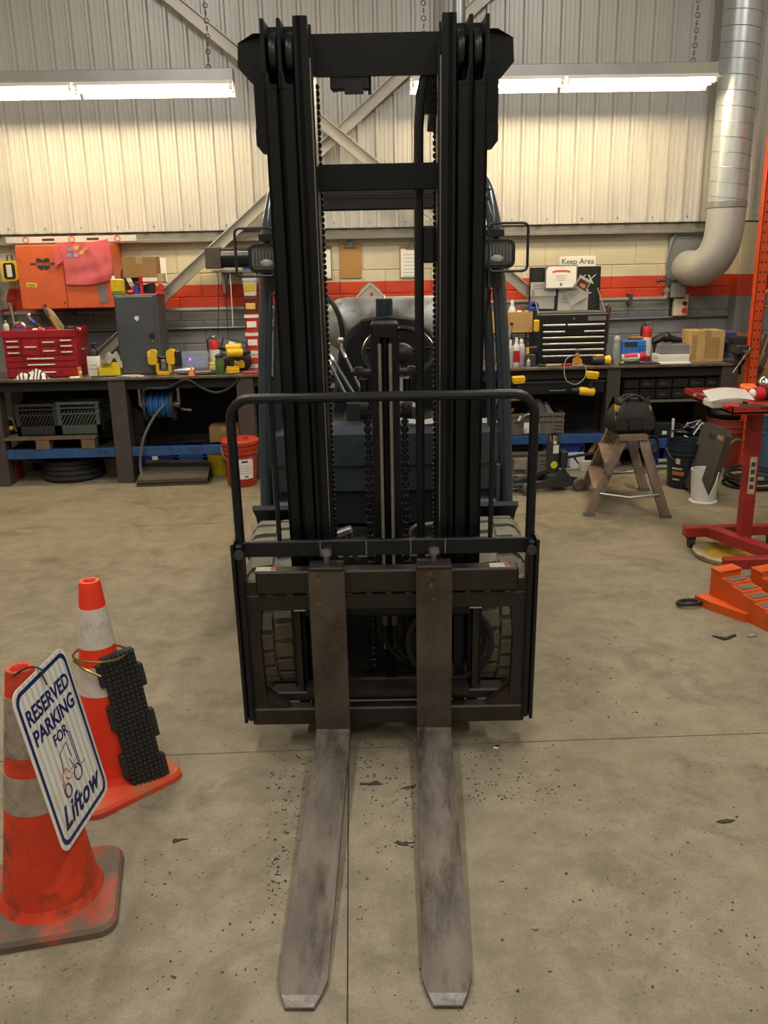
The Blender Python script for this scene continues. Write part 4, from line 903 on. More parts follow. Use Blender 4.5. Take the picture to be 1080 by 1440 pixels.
# band saw
o = thing('band_saw', 'yellow portable band saw standing on the bench beside the locker', 'saw', (bx(229, 7.17, 512), 7.17, BZ))
for s in (-1, 1): MB().loft([[Vector((s*.075+a, y, .15+b_)) for a, b_ in rrect(.075, .12, .03)] for y in (-.03, .03)]).done('wheel_cover', yellow, o)
MB().b2(-.11, -.085, -.035, .03, .14, .20, .008).done('end_cap', mat('cap_pale', 'd8c877', .5), o)
MB().b2(-.05, .055, -.025, .025, .0, .035, .008).b2(-.055, -.03, -.025, .025, .02, .10, .006).b2(.045, .07, -.025, .025, .02, .10, .006).done('lower_frame', yellow, o)
MB().tube(spline([(-.05, 0, .17), (.0, 0, .145), (.05, 0, .15), (.07, 0, .19)]), .018, 8).done('grip', blackp, o)
MB().b2(-.01, .03, -.03, .02, .05, .13, .006).done('motor', greym, o); MB().b2(.095, .155, -.03, .03, .07, .20, .01).done('battery', blackp, o)
MB().b2(-.06, .08, -.003, .003, .035, .05).done('blade', steel, o, sm=0)
t = MB().cyl((0, 0, .032), (.13, 0, .032), .030, n=16).cyl((-.03, 0, .032), (0, 0, .032), .02).done('grey_canister', galv, None, (bx(250, 7.16, 520), 7.18, BZ)); tag(t, 'grey canister lying on the bench below the rugged tablet', 'canister')
t = MB().cyl((0, 0, 0), (0, 0, .06), .03, .006).done('orange_funnel', orange, None, (bx(269, 7.11, 525), 7.125, BZ)); tag(t, 'small orange cone cap on the bench edge under the tablet', 'cap')
t = MB().box(.0, 0, .018, .14, .05, .03, bev=.008, rz=.2).box(.09, .02, .025, .06, .05, .045, bev=.01).done('air_chuck', mat('chuck_brown', '6d6358', .5, .3), None, (bx(285, 7.14, 522), 7.15, BZ)); tag(t, 'brown grey hand tool lying left of the green bottle', 'tool')
bottle('thermos', 'green bottle with a dark cap standing at the bench edge', bx(309, 7.14, 515), 7.14, BZ, .036, .165, mat('bottle_green', '46662f', .45), blackp, cat='bottle', neck=.9, capr=.95)
drill('yellow drill lying over the clutter behind the green bottle', (bx(327, 7.28, 500), 7.28, BZ+.03), PI)
o = thing('tool_pouch', 'black tool pouch slumped behind the yellow drill', 'pouch', (bx(337, 7.38, 505), 7.40, BZ)); MB().sph((0, 0, .08), (.10, .05, .10), 14, 10).done('body', drapem, o); MB().tube(spline([(-.08, 0, .13), (0, 0, .2), (.08, 0, .13)]), .01, 6).done('strap', blackp, o)
drill('yellow and black drill standing at the bench edge right of the green bottle', (bx(334, 7.16, 520), 7.17, BZ), .2)
t = MB().b2(-.07, .07, -.04, .04, 0, .05, .004).b2(-.05, .06, -.03, .03, .05, .075, .004).done('yellow_case', mat('case_yellow_white', 'd8c46a', .5), None, (bx(300, 7.3, 505), 7.36, BZ)); tag(t, 'flat yellow case lying behind the green bottle', 'case')
t = MB().b2(-.06, .06, -.02, .02, 0, .02, .004).done('red_tool', redp, None, (bx(352, 7.14, 522), 7.14, BZ)); tag(t, 'small red tool at the bench edge beside the forklift pillar', 'tool')
# ---------------------------------------------------------------- under the left bench
SZt = SZ
o = thing('pallet', 'short wooden pallet on the blue shelf beam under the crates', 'pallet', (bx(74, 7.35, 625), 7.38, SZt))
pw = .87; woodm = mat('pallet_wood', '6b5a44', .85, 0, .2, 5, .1, 40, stretch=(6, 1, 1))
for k in range(5): MB().b2(-pw/2, pw/2, -.27+.115*k, -.17+.115*k, .085, .103).done('deck_plank', woodm, o, sm=0)
for x in (-.37, 0, .37):
    MB().b2(x-.055, x+.055, -.265, -.15, .0, .085, .003).done('block', woodm, o); MB().b2(x-.055, x+.055, .2, .3, .0, .085, .003).done('block', woodm, o)
cz = SZt+.105
cra = mat('crate_black', '2b2a29', .55, 0, .12); crg = mat('crate_green', '46524a', .55, 0, .12)
crate('black milk crate on the pallet under the bench', bx(60, 7.32, 595), 7.36, cz, .335, .33, .265, cra)
crate('faded green milk crate on the pallet under the bench', bx(118, 7.32, 595), 7.36, cz, .345, .33, .275, crg)
o = thing('cable_pile', 'coiled dark cables with a yellow plug on the end of the pallet', 'cable', (bx(14, 7.36, 605), 7.37, cz))
for k in range(4): MB().torus((0, 0, .02+.022*k), .085-.008*k, .011, 'z', 24, 6).done('coil', blackp, o)
MB().tube([(-.03, -.10, .035), (.065, -.10, .06)], [.02, .016], 8).done('yellow_plug', yellow, o)
MB().tube(spline([(-.08, -.08, .05), (-.02, -.10, .14), (.06, -.09, .13), (.075, -.07, .02)]), .007, 6).done('loose_loop', greym, o)
o = thing('hose_coil', 'coil of black hose lying on the floor under the pallet', 'hose', (bx(102, 7.35, 670), 7.40, 0))
for k in range(4): MB().torus((.01*math.sin(k*2), 0, .03+.042*k), .235-.01*k, .024, 'z', 36, 8).done('coil', rubber, o)
MB().tube(spline([(-.2, -.12, .17), (-.28, -.18, .19), (-.32, -.1, .18)]), .02, 8).done('loose_end', rubber, o)
boxthing('red_case', 'red box on the floor at the end of the bench', 'box', bx(9, 7.3, 665), bx(25, 7.3, 665), 7.27, 7.45, 0, .17, mat('case_red', '8e2c1c', .5))
boxthing('wood_block', 'short wooden block under the shelf beside the bench leg', 'block', bx(150, 7.5, 655), bx(166, 7.5, 655), 7.45, 7.6, .0, .14, woodm)
# hose reel
o = thing('hose_reel', 'blue hose wound on a dark reel hung under the bench', 'hose reel', (bx(226, 7.27, 573), 7.27, .625))
for s in (-1, 1): MB().torus((s*.11, 0, 0), .125, .012, 'x', 28, 6).cyl((s*.11, 0, -.12), (s*.11, 0, .12), .008).cyl((s*.11, -.12, 0), (s*.11, .12, 0), .008).done('flange', darkm, o)
MB().cyl((-.16, 0, 0), (.16, 0, 0), .03).b2(-.17, -.15, -.03, .03, 0, .165).b2(.15, .17, -.03, .03, 0, .23).b2(-.17, .17, -.03, .03, .215, .231).done('hub', steel, o)
for k in range(8): MB().torus((-.085+.024*k, 0, 0), .085+.012*(k % 2), .013, 'x', 24, 6).done('hose_turn', mat('hose_blue', '235f98', .5), o)
MB().tube(spline([(.06, -.10, .02), (-.03, -.16, -.08), (-.12, -.2, -.25), (-.165, -.2, -.45), (-.15, -.22, -.56), (-.10, -.24, -.61)]), .012, 8).done('trailing_hose', mat('hose_grey', '5d5b57', .6), o)
MB().cyl((.17, 0, -.04), (.26, -.02, -.05), .013).done('crank', steel, o)
o = thing('sagging_cable', 'thick black cable sagging in a loop under the bench front', 'cable', (0, 7.105, 0))
c0 = [at(a, b, 7.105) for a, b in ((200, 560), (205, 547), (235, 545), (262, 532), (285, 546), (305, 552), (325, 544), (336, 532))]
MB().tube(spline([(p.x, 0, min(p.z, .85)) for p in c0]), .013, 8).done('cable', blackp, o)
crate('bright blue crate behind the black mats under the bench', bx(272, 7.55, 648), 7.58, 0, .27, .25, .21, mat('crate_blue', '244f96', .5), lattice=False, name='storage_crate', low=.8)
o, w_, d_, h_ = boxthing('tote', 'dark blue tote with a small sticker behind the black mats', 'tote', bx(190, 7.5, 655), bx(247, 7.5, 655), 7.45, 7.69, 0, .20, mat('tote_navy', '1f2a66', .5), .02)
MB().b2(-.01, .04, -.1215, -.12, .11, .15).done('sticker', white, o); MB().b2(-w_/2-.006, w_/2+.006, -.126, .126, .19, .21, .006).done('lid', mat('tote_navy', '1f2a66', .5), o)
o = thing('floor_mat', 'two stacked black rubber mats sliding out from under the bench', 'mat', (0, 0, 0))
c = [onz(192, 685), onz(291, 681), at(297, 656, 7.36), at(206, 656, 7.36)]
for k, z in enumerate((0, .032)):
    MB().loft([[p+Vector((.01*k, -.012*k, z+h_)) for p in c] for h_ in (.001, .028)]).done('mat_layer', mat('mat_black', '4a443b', .7, 0, .15, 5, .1, 60), o, sm=0)
pail('yellow pail standing under the bench beside the red pail', bx(309, 7.36, 640), 7.38, .10, .12, .27, mat('pail_yellow', 'c9b71e', .45), blackp)
carton('open brown box resting on the yellow pail under the bench', bx(317, 7.36, 605), 7.38, .291, .25, .2, .13, 0, carddk)
rp_ = onz(340, 683)
o = pail('red oil pail with a white label in front of the bench', rp_.x, rp_.y+.05, .118, .14, .37, mat('pail_red', 'a2321f', .4, 0, .06), mat('lid_red', 'b03a22', .4))
def curved(par, r0, r1, a0, a1, z0, z1, m, name, off=.0012):
    MB().grid(lambda u, v: ((r0+(r1-r0)*v+off)*math.cos(a0+(a1-a0)*u), (r0+(r1-r0)*v+off)*math.sin(a0+(a1-a0)*u), z0+(z1-z0)*v), 10, 1).done(name, m, par)
def rr_(z): return .118+.022*.72*z/(.37*.72)
curved(o, rr_(.07), rr_(.235), -PI*.52, -PI*.20, .07, .235, white, 'label')
curved(o, rr_(.20), rr_(.22), -PI*.45, -PI*.38, .205, .222, bluep, 'label_mark', .002); curved(o, rr_(.20), rr_(.22), -PI*.38, -PI*.32, .205, .222, redp, 'label_mark', .002)
for k in range(4): curved(o, rr_(.18-.02*k), rr_(.184-.02*k), -PI*.5, -PI*.24, .175-.02*k, .179-.02*k, greyink, 'print_line', .002)
curved(o, rr_(.08), rr_(.092), -PI*.40, -PI*.32, .083, .095, ink, 'label_mark', .002)
# ---------------------------------------------------------------- right bench top
# tool chest with open lid
cy = 7.20
x0, x1 = bx(757, cy, 480), bx(854, cy, 480)
W, H = x1-x0, .415; chm = mat('chest_black', '1c1d1f', .4, .1, .12)
o = thing('tool_chest', 'black tool chest with bright drawer pulls and its lid propped open', 'tool chest', ((x0+x1)/2, cy, BZ))
MB().b2(-W/2, W/2, .01, .38, 0, H, .005).done('body', chm, o)
def cdr(u0, u1, v0, v1, bar=True):
    a, b = -W/2+u0*W, -W/2+u1*W
    d = MB().b2(a+.003, b-.003, -.002, .012, v0*H+.003, v1*H-.003, .002).done('drawer', chm, o)
    if bar: MB().b2(a+.006, b-.006, -.012, -.001, v1*H-.018, v1*H-.005, .002).done('drawer_pull', mat('pull_bright', 'c9c9c6', .3, .6), d)
for q in ((.05, .39, .70, .82), (.40, .96, .70, .82), (.05, .39, .585, .69), (.64, .96, .585, .69), (.05, .96, .465, .575), (.05, .96, .345, .455), (.05, .96, .225, .335), (.05, .96, .07, .215)): cdr(*q)
cdr(.40, .63, .585, .69, False)
MB().cyl((0, .01, H-.035), (0, -.006, H-.035), .010).done('key_lock', chrome, o); MB().b2(.12, .27, .005, .012, H-.055, H-.02).done('nameplate', greym, o)
lt = at(742, 371, cy+.36); lh = lt.z-(BZ+H)
lid = MB().b2(-W/2-.015, W/2+.015, .34, .38, H+.005, H+lh-.03, .004).done('lid', chm, o)
MB().b2(-W/2+.005, W/2-.005, .338, .342, H+.02, H+lh-.05).done('lid_lining', blackp, lid, sm=0)
for s in (-1, 1): MB().tube([(s*W/2*.97, .06, H), (s*W/2*.97, .34, H+.19)], .006, 6).done('lid_stay', steel, lid)
text('chalk_mark', 'KX', .11, mat('chalk_green', 'b9d8b0', .7), lid, (W/2-.12, .3365, H+lh-.14), shear=.3); text('chalk_mark', '1-', .10, white, lid, (W/2-.10, .3365, H+lh-.24))
MB().b2(-W/2+.01, W/2-.01, .05, .33, H, H+.012).done('tray_clutter', mat('tray_clutter', '5a5852', .6, .2, .4, 60, .4, 50), o)
def lidpaper(lab, px0, px1, py0, py1, rot=0, m=paper, lines=4, Y=None, name='paper_sheet', dy=0):
    Y = Y or cy+.335; a, b = at(px0, py0, Y), at(px1, py1, Y); w_, h_ = b.x-a.x, a.z-b.z
    q = thing(name, lab, 'paper', ((a.x+b.x)/2, Y-dy, (a.z+b.z)/2)); q.rotation_euler = (0, rot, 0)
    MB().grid(lambda u, v: ((u-.5)*w_, -.004*math.sin(u*3), (v-.5)*h_), 6, 2, .0012).done('sheet', m, q)
    for k in range(lines): MB().b2(-w_*.38, w_*(.3-.1*(k % 2)), -.0065, -.006, h_*(.32-.14*k), h_*(.32-.14*k)+.004).done('print_line', greyink, q, sm=0)
    return q
lidpaper('white form with a green tab on the open chest lid, upper of the two', 746, 781, 397, 416, 0, paper, 3, dy=.010)
lidpaper('blank white paper tucked below the form on the open chest lid', 746, 779, 414, 434, .02, white, 0, dy=.004)
lidpaper('large creased white paper standing under the certificate in the lid', 785, 826, 407, 437, .03, paper, 4, dy=.004)
lidpaper('tilted white sheet overlapping the creased paper in the chest lid', 797, 822, 405, 425, -.5, white, 3, dy=.016)
q = lidpaper('glossy photo card tilted beside the certificate in the chest lid', 810, 828, 390, 408, .5, paper, 0, dy=.012)
MB().b2(-.045, .045, -.009, -.0075, -.04, .03).done('dark_picture', mat('photo_brown', '4a3a30', .3, 0, .5, 40), q, sm=0); MB().b2(-.02, .03, -.0095, -.009, -.03, .0).done('orange_patch', mat('photo_orange', 'b8784c', .3), q, sm=0)
a, b = at(767, 373, cy+.30), at(811, 406, cy+.30); w_, h_ = b.x-a.x, a.z-b.z
o = thing('certificate', 'grey framed certificate with a red ribbon band leaning on the open lid', 'certificate', ((a.x+b.x)/2, cy+.305, b.z)); o.rotation_euler = (-.04, 0, 0)
MB().b2(-w_/2, w_/2, -.012, 0, 0, h_, .003).done('frame', mat('frame_silver', '8a8986', .35, .4), o)
MB().prism([(-w_/2+.01, .012), (w_/2-.04, .012), (w_/2-.01, .05), (w_/2-.01, h_-.012), (-w_/2+.03, h_-.012), (-w_/2+.01, h_-.05)], 'y', -.0135, -.012).done('print', paper, o, sm=0)
MB().prism([(-.075, h_-.05), (-.04, h_-.042), (.04, h_-.042), (.075, h_-.05), (.075, h_-.066), (.04, h_-.058), (-.04, h_-.058), (-.075, h_-.066)], 'y', -.0145, -.0136).done('ribbon_band', mat('ribbon_red', 'c2503c', .6), o, sm=0)
for k in range(3): MB().b2(-.05+.01*k, .05-.01*k, -.0145, -.0136, h_-.09-.018*k, h_-.086-.018*k).done('print_line', greyink, o, sm=0)
MB().prism([(-.01, .05), (.01, .05), (.01, .03), (0, .022), (-.01, .03)], 'y', -.0145, -.0136).done('crest', mat('crest_mauve', '8a6a78', .6), o, sm=0)
t = thing('tape_roll', 'blue tape roll standing in the corner of the open black chest', 'tape', (bx(751, cy+.2, 430), cy+.22, BZ+H+.012)); MB().lathe([(.022, -.025), (.042, -.025), (.042, .025), (.022, .025), (.022, -.025)], 24, M=Matrix.Translation((0, 0, .042)) @ Matrix.Rotation(PI/2, 4, 'X')).done('roll', bluep, t); MB().b2(-.04, .03, -.03, .03, .0, .04, .006).done('wrap', bluep, t)
keep_sign('white wall sign showing above the open black chest lid', 812, 360, 394, .32)
# bracket tools at chest side
o = thing('pliers', 'red gripped pliers hooked on the side of the black chest', 'pliers', (x1+.025, cy+.12, BZ+.16))
MB().b2(-.012, .012, -.02, .02, 0, .22, .004).done('holder', darkm, o); [MB().tube(q_, .010, 8).done('grip', mat('grip_maroon', '5a2a2c', .5), o) for q_ in ([(-.005, 0, .2), (-.012, 0, .31)], [(.01, 0, .2), (.02, 0, .30)])]; MB().tube([(.02, 0, .29), (.0, 0, .33), (-.015, 0, .31)], .008, 6).done('jaw', steel, o)
# wooden box of bottles on wire stand
bxx0, bxx1 = bx(690, 7.40, 455), bx(746, 7.40, 455)
o = thing('wire_stand', 'black wire stand under the plywood tray on the bench', 'stand', ((bxx0+bxx1)/2, 7.42, BZ)); w_ = bxx1-bxx0
for s in (-1, 0, 1):
    for y in (-.09, .10): MB().cyl((s*w_*.46, y, 0), (s*w_*.46, y, .265), .006, n=6).done('leg', blackp, o)
for z in (.20, .262): MB().tube([(-w_/2, -.095, z), (w_/2, -.095, z), (w_/2, .10, z), (-w_/2, .10, z)], .006, 6, loop=True).done('rail', blackp, o)
o = thing('plywood_tray', 'tan plywood tray of bottles on the black wire stand', 'tray', ((bxx0+bxx1)/2, 7.42, BZ+.268))
ply = mat('plywood', 'b9935a', .7, 0, .08, 4, stretch=(1, 1, 6))
MB().b2(-w_/2, w_/2, -.11, -.10, 0, .165).b2(-w_/2, w_/2, .10, .11, 0, .165).b2(-w_/2, -w_/2+.01, -.1, .1, 0, .165).b2(w_/2-.01, w_/2, -.1, .1, 0, .165).b2(-w_/2, w_/2, -.1, .1, 0, .01).done('panel_box', ply, o, sm=0)
tz = BZ+.278
for i, (dx, m_, cm, lab) in enumerate(((-.13, redp, white, 'red bottle at the pillar end of the plywood tray'), (-.06, white, redp, 'white bottle with red cap second along the plywood tray'), (.01, white, white, 'white nozzle bottle standing highest in the plywood tray'), (.07, white, redp, 'squat white bottle in the plywood tray beside the cork bottle'), (.13, mat('cork_tan', '9a8550', .6), darkm, 'tan bottle at the chest end of the plywood tray'))):
    bottle('small_bottle', lab, (bxx0+bxx1)/2+dx, 7.40, tz, .03, .20 + (.05 if i == 2 else 0), m_, cm)
by_ = 7.22
for px, r, h, m_, cm, bm_, lab in ((703, .030, .21, white, redp, redp, 'white spray bottle with red top next to the forklift pillar'), (717, .030, .22, mat('clear_blue', 'aeb8bc', .3), white, None, 'clear squeeze bottle between the two red labelled bottles'), (726, .028, .235, white, white, redp, 'white nozzle bottle with a red label'), (734.5, .033, .22, mat('milky_lilac', 'c4c2cc', .35), white, None, 'milky bottle with a round shoulder near the small box')):
    bottle('spray_bottle', lab, bx(px, by_, 500), by_+.02*(px % 3), BZ, r, h, m_, cm, bm_)
o, *_ = boxthing('small_box', 'small white box with a dark label left of the black chest', 'box', bx(738, 7.25, 508), bx(750, 7.25, 508), 7.22, 7.27, BZ, BZ+.095, white); MB().b2(-.012, .012, -.0265, -.025, .05, .075).done('label', ink, o)
t = bottle('vial', 'little chrome capped vial in front of the small white box', bx(743, 7.14, 512), 7.14, BZ, .018, .075, mat('vial_grey', 'a8a8a4', .2, .4), steel)
o = thing('safety_light', 'yellow and black hand lamp hung on the corner of the black chest', 'lamp', (bx(754.5, 7.175, 455), 7.175, BZ+.28)); MB().b2(-.022, .022, -.02, .02, 0, .10, .01).done('body', yellow, o); MB().b2(-.012, .02, -.015, .015, .10, .14, .006).done('hook', blackp, o)
o = thing('drill_battery', 'black and yellow battery pack beside the foot of the black chest', 'battery', (bx(747, 7.18, 495), 7.18, BZ+.10)); MB().box(.01, 0, .035, .085, .05, .06, bev=.01).done('pack', blackp, o); MB().box(-.03, -.0, .03, .02, .052, .05, bev=.004).done('yellow_side', yellow, o)
t = MB().b2(-.04, .04, -.03, .03, 0, .10, .004).done('battery_charger', darkm, None, (bx(746, 7.18, 495), 7.18, BZ)); tag(t, 'dark charger block under the black and yellow battery pack', 'charger')
p0, p1 = at(697, 560, 6.98), at(719, 458, 7.06)
o = thing('steel_bar', 'long grey bar leaning on the bench beside the spray bottles', 'bar', tuple(p0)); d_ = p1-p0; MB().tube([(-d_.x*.9, -.02, -p0.z+.02), tuple(d_)], .012, 8).done('shaft', galv, o); MB().tube([tuple(d_), tuple(d_*1.04)], .013, 8).done('black_tip', blackp, o)
# clamp meter etc. in front of chest
o = thing('clamp_meter', 'orange clamp with a grey lead dangling over the bench edge', 'clamp', (bx(812, 7.14, 510), 7.14, BZ))
MB().prism([(-.045, 0), (.045, 0), (.03, .06), (.012, .07), (.008, .12), (-.012, .12), (-.014, .07), (-.035, .06)], 'y', -.012, .012).done('body', mat('clamp_orange', 'd98a2c', .5), o); MB().sph((.0, 0, .12), .02, 8, 6).done('jaw_tip', darkm, o)
MB().tube(spline([(.0, -.02, .10), (-.10, -.05, .07), (-.125, -.07, -.02), (-.10, -.075, -.11), (-.02, -.075, -.14), (.05, -.075, -.08), (.045, -.06, .01), (-.03, -.055, .01), (-.05, -.05, .03), (.0, -.02, .03)], 6), .004, 6).done('lead', mat('lead_grey', '9a9a96', .5), o)
o = thing('flashlight', 'black and yellow flashlight lying on the bench before the chest', 'flashlight', (bx(845, 7.15, 507), 7.16, BZ)); MB().tube([(-.07, 0, .045), (.0, 0, .042), (.03, 0, .04)], [.028, .034, .03], 12).done('body', darkm, o); MB().tube([(.03, 0, .04), (.075, 0, .04)], [.032, .042], 14).done('head', yellow, o); MB().b2(-.05, .02, -.02, .02, .07, .085, .006).done('yellow_back', yellow, o)
for i, (px, l, m_, lab) in enumerate(((766, .11, darkm, 'black bit holder lying before the left end of the black chest'), (779, .13, mat('pale_stick', 'b9a88a', .7), 'pale stick lying on the bench before the black chest'), (797, .08, redp, 'small red handle lying beside the orange clamp'))):
    t = MB().tube([(-l/2, 0, .012), (l/2, .02, .012)], [.012, .008], 8).done('hand_tool', m_, None, (bx(px, 7.13, 513), 7.13, BZ)); tag(t, lab, 'tool')
bottle('aerosol_can', 'tall grey aerosol can on the bench right of the black chest', bx(867, 7.17, 495), 7.17, BZ, .031, .235, mat('can_grey', 'a2a9a8', .35, .3), mat('cap_grey', 'b5b9b8', .4), cat='can', neck=.85, capr=.85)
o, *_ = boxthing('socket_case', 'blue tool case standing open behind the tubes on the bench', 'case', bx(873, 7.36, 492), bx(907, 7.36, 492), 7.34, 7.38, BZ+.0, BZ+.18, mat('case_blue', '2f74c8', .45), .006)
MB().b2(-.08, .03, -.022, -.018, .125, .165).done('case_handle', ink, o, sm=0); 
for k in range(6): MB().cyl((.05+.025*(k % 3), -.02, .10+.025*(k//3)), (.05+.025*(k % 3), -.0215, .10+.025*(k//3)), .008, n=8).done('case_hole', mat('hole_blue', '173e72', .6), o)
t = MB().box(0, 0, .19, .13, .05, .03, bev=.01).done('leather_strip', mat('leather_tan', '8a6238', .7), None, (bx(895, 7.40, 482), 7.42, BZ+.0)); t.location.z = BZ; tag(t, 'tan strip lying over the blue tool case', 'strip')
MB().b2(-.01, .01, -.01, .01, 0, .18).done('prop', blackp, t)
extinguisher('small red fire extinguisher with a white lever on the bench near the cardboard box', bx(909, 7.42, 475), 7.42, BZ, .043, .34)
o = thing('grease_tube', 'white and pink tube with a red cap lying before the blue case', 'tube', (bx(890, 7.22, 503), 7.22, BZ)); MB().tube([(-.10, 0, .05), (.05, 0, .055)], [.028, .028], 12).done('body', white, o); MB().tube([(-.08, -.012, .062), (.03, -.012, .07)], .02, 8).done('pink_band', mat('band_pink', 'd83c6c', .4), o); MB().tube([(.05, 0, .055), (.085, 0, .055), (.11, 0, .05)], [.034, .034, .02], 12).done('cap', redp, o)
t = MB().grid(lambda u, v: ((u-.5)*.20, (v-.5)*.10, .004+.012*math.sin(u*PI)), 6, 3, .002).done('paper_sheet', mat('paper_yellow', 'd8d2b0', .8), None, (bx(890, 7.15, 509), 7.17, BZ+.012)); tag(t, 'cream paper under the pink banded tube', 'paper')
t = MB().b2(-.17, .17, -.05, .05, 0, .012, .004).b2(-.14, -.02, -.045, -.02, .012, .03).done('black_tray', blackp, None, (bx(902, 7.12, 512), 7.155, BZ)); tag(t, 'flat black tray along the bench edge under the cream paper', 'tray')
o = thing('drill_index', 'grey bit case with rows of bits on white books', 'case', (bx(945, 7.28, 497), 7.29, BZ+.068)); MB().prism([(-.12, 0), (.13, 0), (.13, .075), (-.105, .075)], 'y', -.07, .07).done('case', mat('case_stone', '77777a', .5), o)
for k in range(9): MB().cyl((-.08+.022*k, -.03, .075), (-.08+.022*k, -.03, .092), .004, n=6).done('bit', steel, o)
for i, z in enumerate((0, .034)):
    o = thing('catalogue', ('white paperback under the grey bit case, lower one', 'white paperback directly under the grey bit case')[i], 'book', (bx(944, 7.26, 505), 7.28, BZ+z)); MB().b2(-.135, .13, -.08, .08, 0, .033, .002).done('cover', white, o); MB().b2(-.1355, -.13, -.075, .075, .003, .03).done('page_block', paper, o, sm=0)
t = MB().b2(-.13, .13, -.03, .03, 0, .014, .002).done('folded_manual', paper, None, (bx(949, 7.12, 512), 7.135, BZ)); tag(t, 'thin white booklet on the bench edge before the bit case', 'booklet')
o = thing('air_gun', 'black air tools heaped behind the grey bit case', 'tool', (bx(938, 7.42, 485), 7.45, BZ)); MB().tube([(-.12, 0, .15), (-.02, 0, .20), (.0, 0, .20)], [.03, .036, .03], 10).sph((.0, 0, .19), .045, 10, 8).tube([(.02, 0, .18), (.14, .0, .155)], [.03, .025], 10).done('body', blackp, o); [MB().tube(q_, .02, 8).done('grip', darkm, o) for q_ in ([(-.1, 0, .15), (-.07, 0, .0)], [(.08, 0, .16), (.06, 0, 0)])]
x0, x1 = bx(971, 7.22, 490), bx(1018, 7.22, 490)
o = carton('taped brown cardboard box near the vise end of the bench', (x0+x1)/2, 7.33, BZ, x1-x0, .24, .25, -.04, mat('cardboard_light', 'bc9a64', .8, 0, .1, 12, .1, 60))
MB().b2(-.13, -.09, -.1215, -.12, .02, .22).b2(-.02, .10, -.1215, -.12, .03, .2).done('tape_patch', mat('tape_brown', 'a5824c', .4, 0, .08), o, sm=0)
o, *_ = boxthing('blue_carton', 'blue carton wedged between the cardboard box and the vise', 'box', bx(1020, 7.45, 485), bx(1030, 7.45, 485), 7.38, 7.5, BZ, BZ+.22, mat('carton_blue', '30488c', .5))
# vise
vp_ = Vector((bx(1037, 7.14, 515), 7.16, BZ))
o = thing('bench_vise', 'dark bench vise bolted to the bench end', 'vise', (vp_.x-.02, vp_.y, BZ))
vm = mat('vise_iron', '3a3a3c', .45, .4, .15)
MB().lathe([(.09, 0), (.09, .02), (.06, .04), (.055, .08), (.002, .08)], 20).done('swivel_base', vm, o)
MB().b2(-.05, .055, -.16, .12, .075, .15, .01).done('slide_body', vm, o)
MB().prism([(-.075, .20), (.085, .20), (.05, .145), (-.045, .145)], 'y', -.03, .0).done('rear_jaw', vm, o); MB().prism([(-.075, .20), (.085, .20), (.05, .145), (-.045, .145)], 'y', -.10, -.06).done('front_jaw', vm, o)
MB().b2(-.08, .09, .0, .06, .185, .205, .003).done('anvil', vm, o)
MB().cyl((0, -.23, .10), (0, -.10, .10), .014).done('screw', steel, o); MB().cyl((-.10, -.22, -.06), (.02, -.22, .13), .006, n=8).sph((-.10, -.22, -.06), .01, 8, 6).sph((.02, -.22, .13), .01, 8, 6).done('turning_bar', steel, o)
pv = None and thing('vise_pedestal', 'dark block shelf under the vise at the bench end', 'pedestal', (RX1+.13, 7.2, 0))
# cardboard sheet, pry bars
o = thing('cardboard_sheet', 'brown cardboard sheet leaning in the corner behind the vise', 'cardboard', (3.18, 7.62, 0))
a, b = at(1030, 466, 7.5), at(1085, 475, 7.5)
MB().prism([(a.x-3.18, a.z), (b.x-3.18+.25, b.z-.02), (b.x-3.18+.30, .02), (a.x-3.18-.05, .02), (a.x-3.18-.04, a.z-.12)], 'y', 0, .012).done('sheet', card, o, sm=0, rot=(.03, 0, 0))
o = thing('pry_bar', 'dark pry bar leaning on the cardboard sheet, nearer the vise', 'bar', (3.22, 7.4, 0)); p0, p1 = at(1052, 530, 7.42), at(1076, 470, 7.45); MB().tube([(p0.x-3.22, 0, p0.z-.0), (p1.x-3.22, .03, p1.z)], [.022, .014], 8).tube([(p0.x-3.22, 0, p0.z), (p0.x-3.24, 0, .0)], .018, 8).done('shaft', darkm, o)
o = thing('pipe_wrench', 'dark pipe wrench leaning on the cardboard sheet beside the pry bar', 'wrench', (3.38, 7.32, 0)); p0, p1 = at(1066, 528, 7.32), at(1086, 478, 7.34); MB().tube([(p0.x-3.38, 0, p0.z), (p1.x-3.38, .02, p1.z)], [.02, .015], 8).tube([(p0.x-3.38, 0, p0.z), (p0.x-3.40, 0, 0)], .016, 8).done('shaft', darkm, o); MB().box(p1.x-3.39, .02, p1.z-.06, .07, .03, .10, ry=.3, bev=.01).box(p0.x-3.37, -.01, p0.z+.05, .05, .03, .06, ry=.35, bev=.008).done('jaw', vm, o)
# orange rack upright
o = thing('pallet_rack_upright', 'orange pallet rack upright with punched holes in the corner', 'rack', (3.245, 6.98, 0), 0)
om = mat('rack_orange', 'd04a1c', .45, .1, .1, 6, .04, 50, '8a3a1c', .2, 8)
for k, (xo, hh) in enumerate(((0, 3.2), (.9, 3.2))):
    y = 0
    p = MB().b2(xo-.04, xo+.04, y, y+.004, 0, hh).b2(xo-.04, xo-.036, y, y+.07, 0, hh).b2(xo+.036, xo+.04, y, y+.07, 0, hh).done('post', om, o, sm=0)
    m = MB()
    for j in range(42):
        for s in (-1, 1): m.cyl((xo+s*.018, y-.0008, .1+.075*j), (xo+s*.018, y+.001, .1+.075*j), .009, n=8)
    m.done('punched_hole', ink, p, sm=0)['kind'] = 'stuff'
for j in range(3): MB().tube([(.03, .03, .33+j), (.87, .03, .33+j)], .014, 6).done('cross_bar', om, o); MB().tube([(.03, .03, .42+j), (.87, .03, 1.22+j)], .014, 6).done('lattice_brace', om, o)
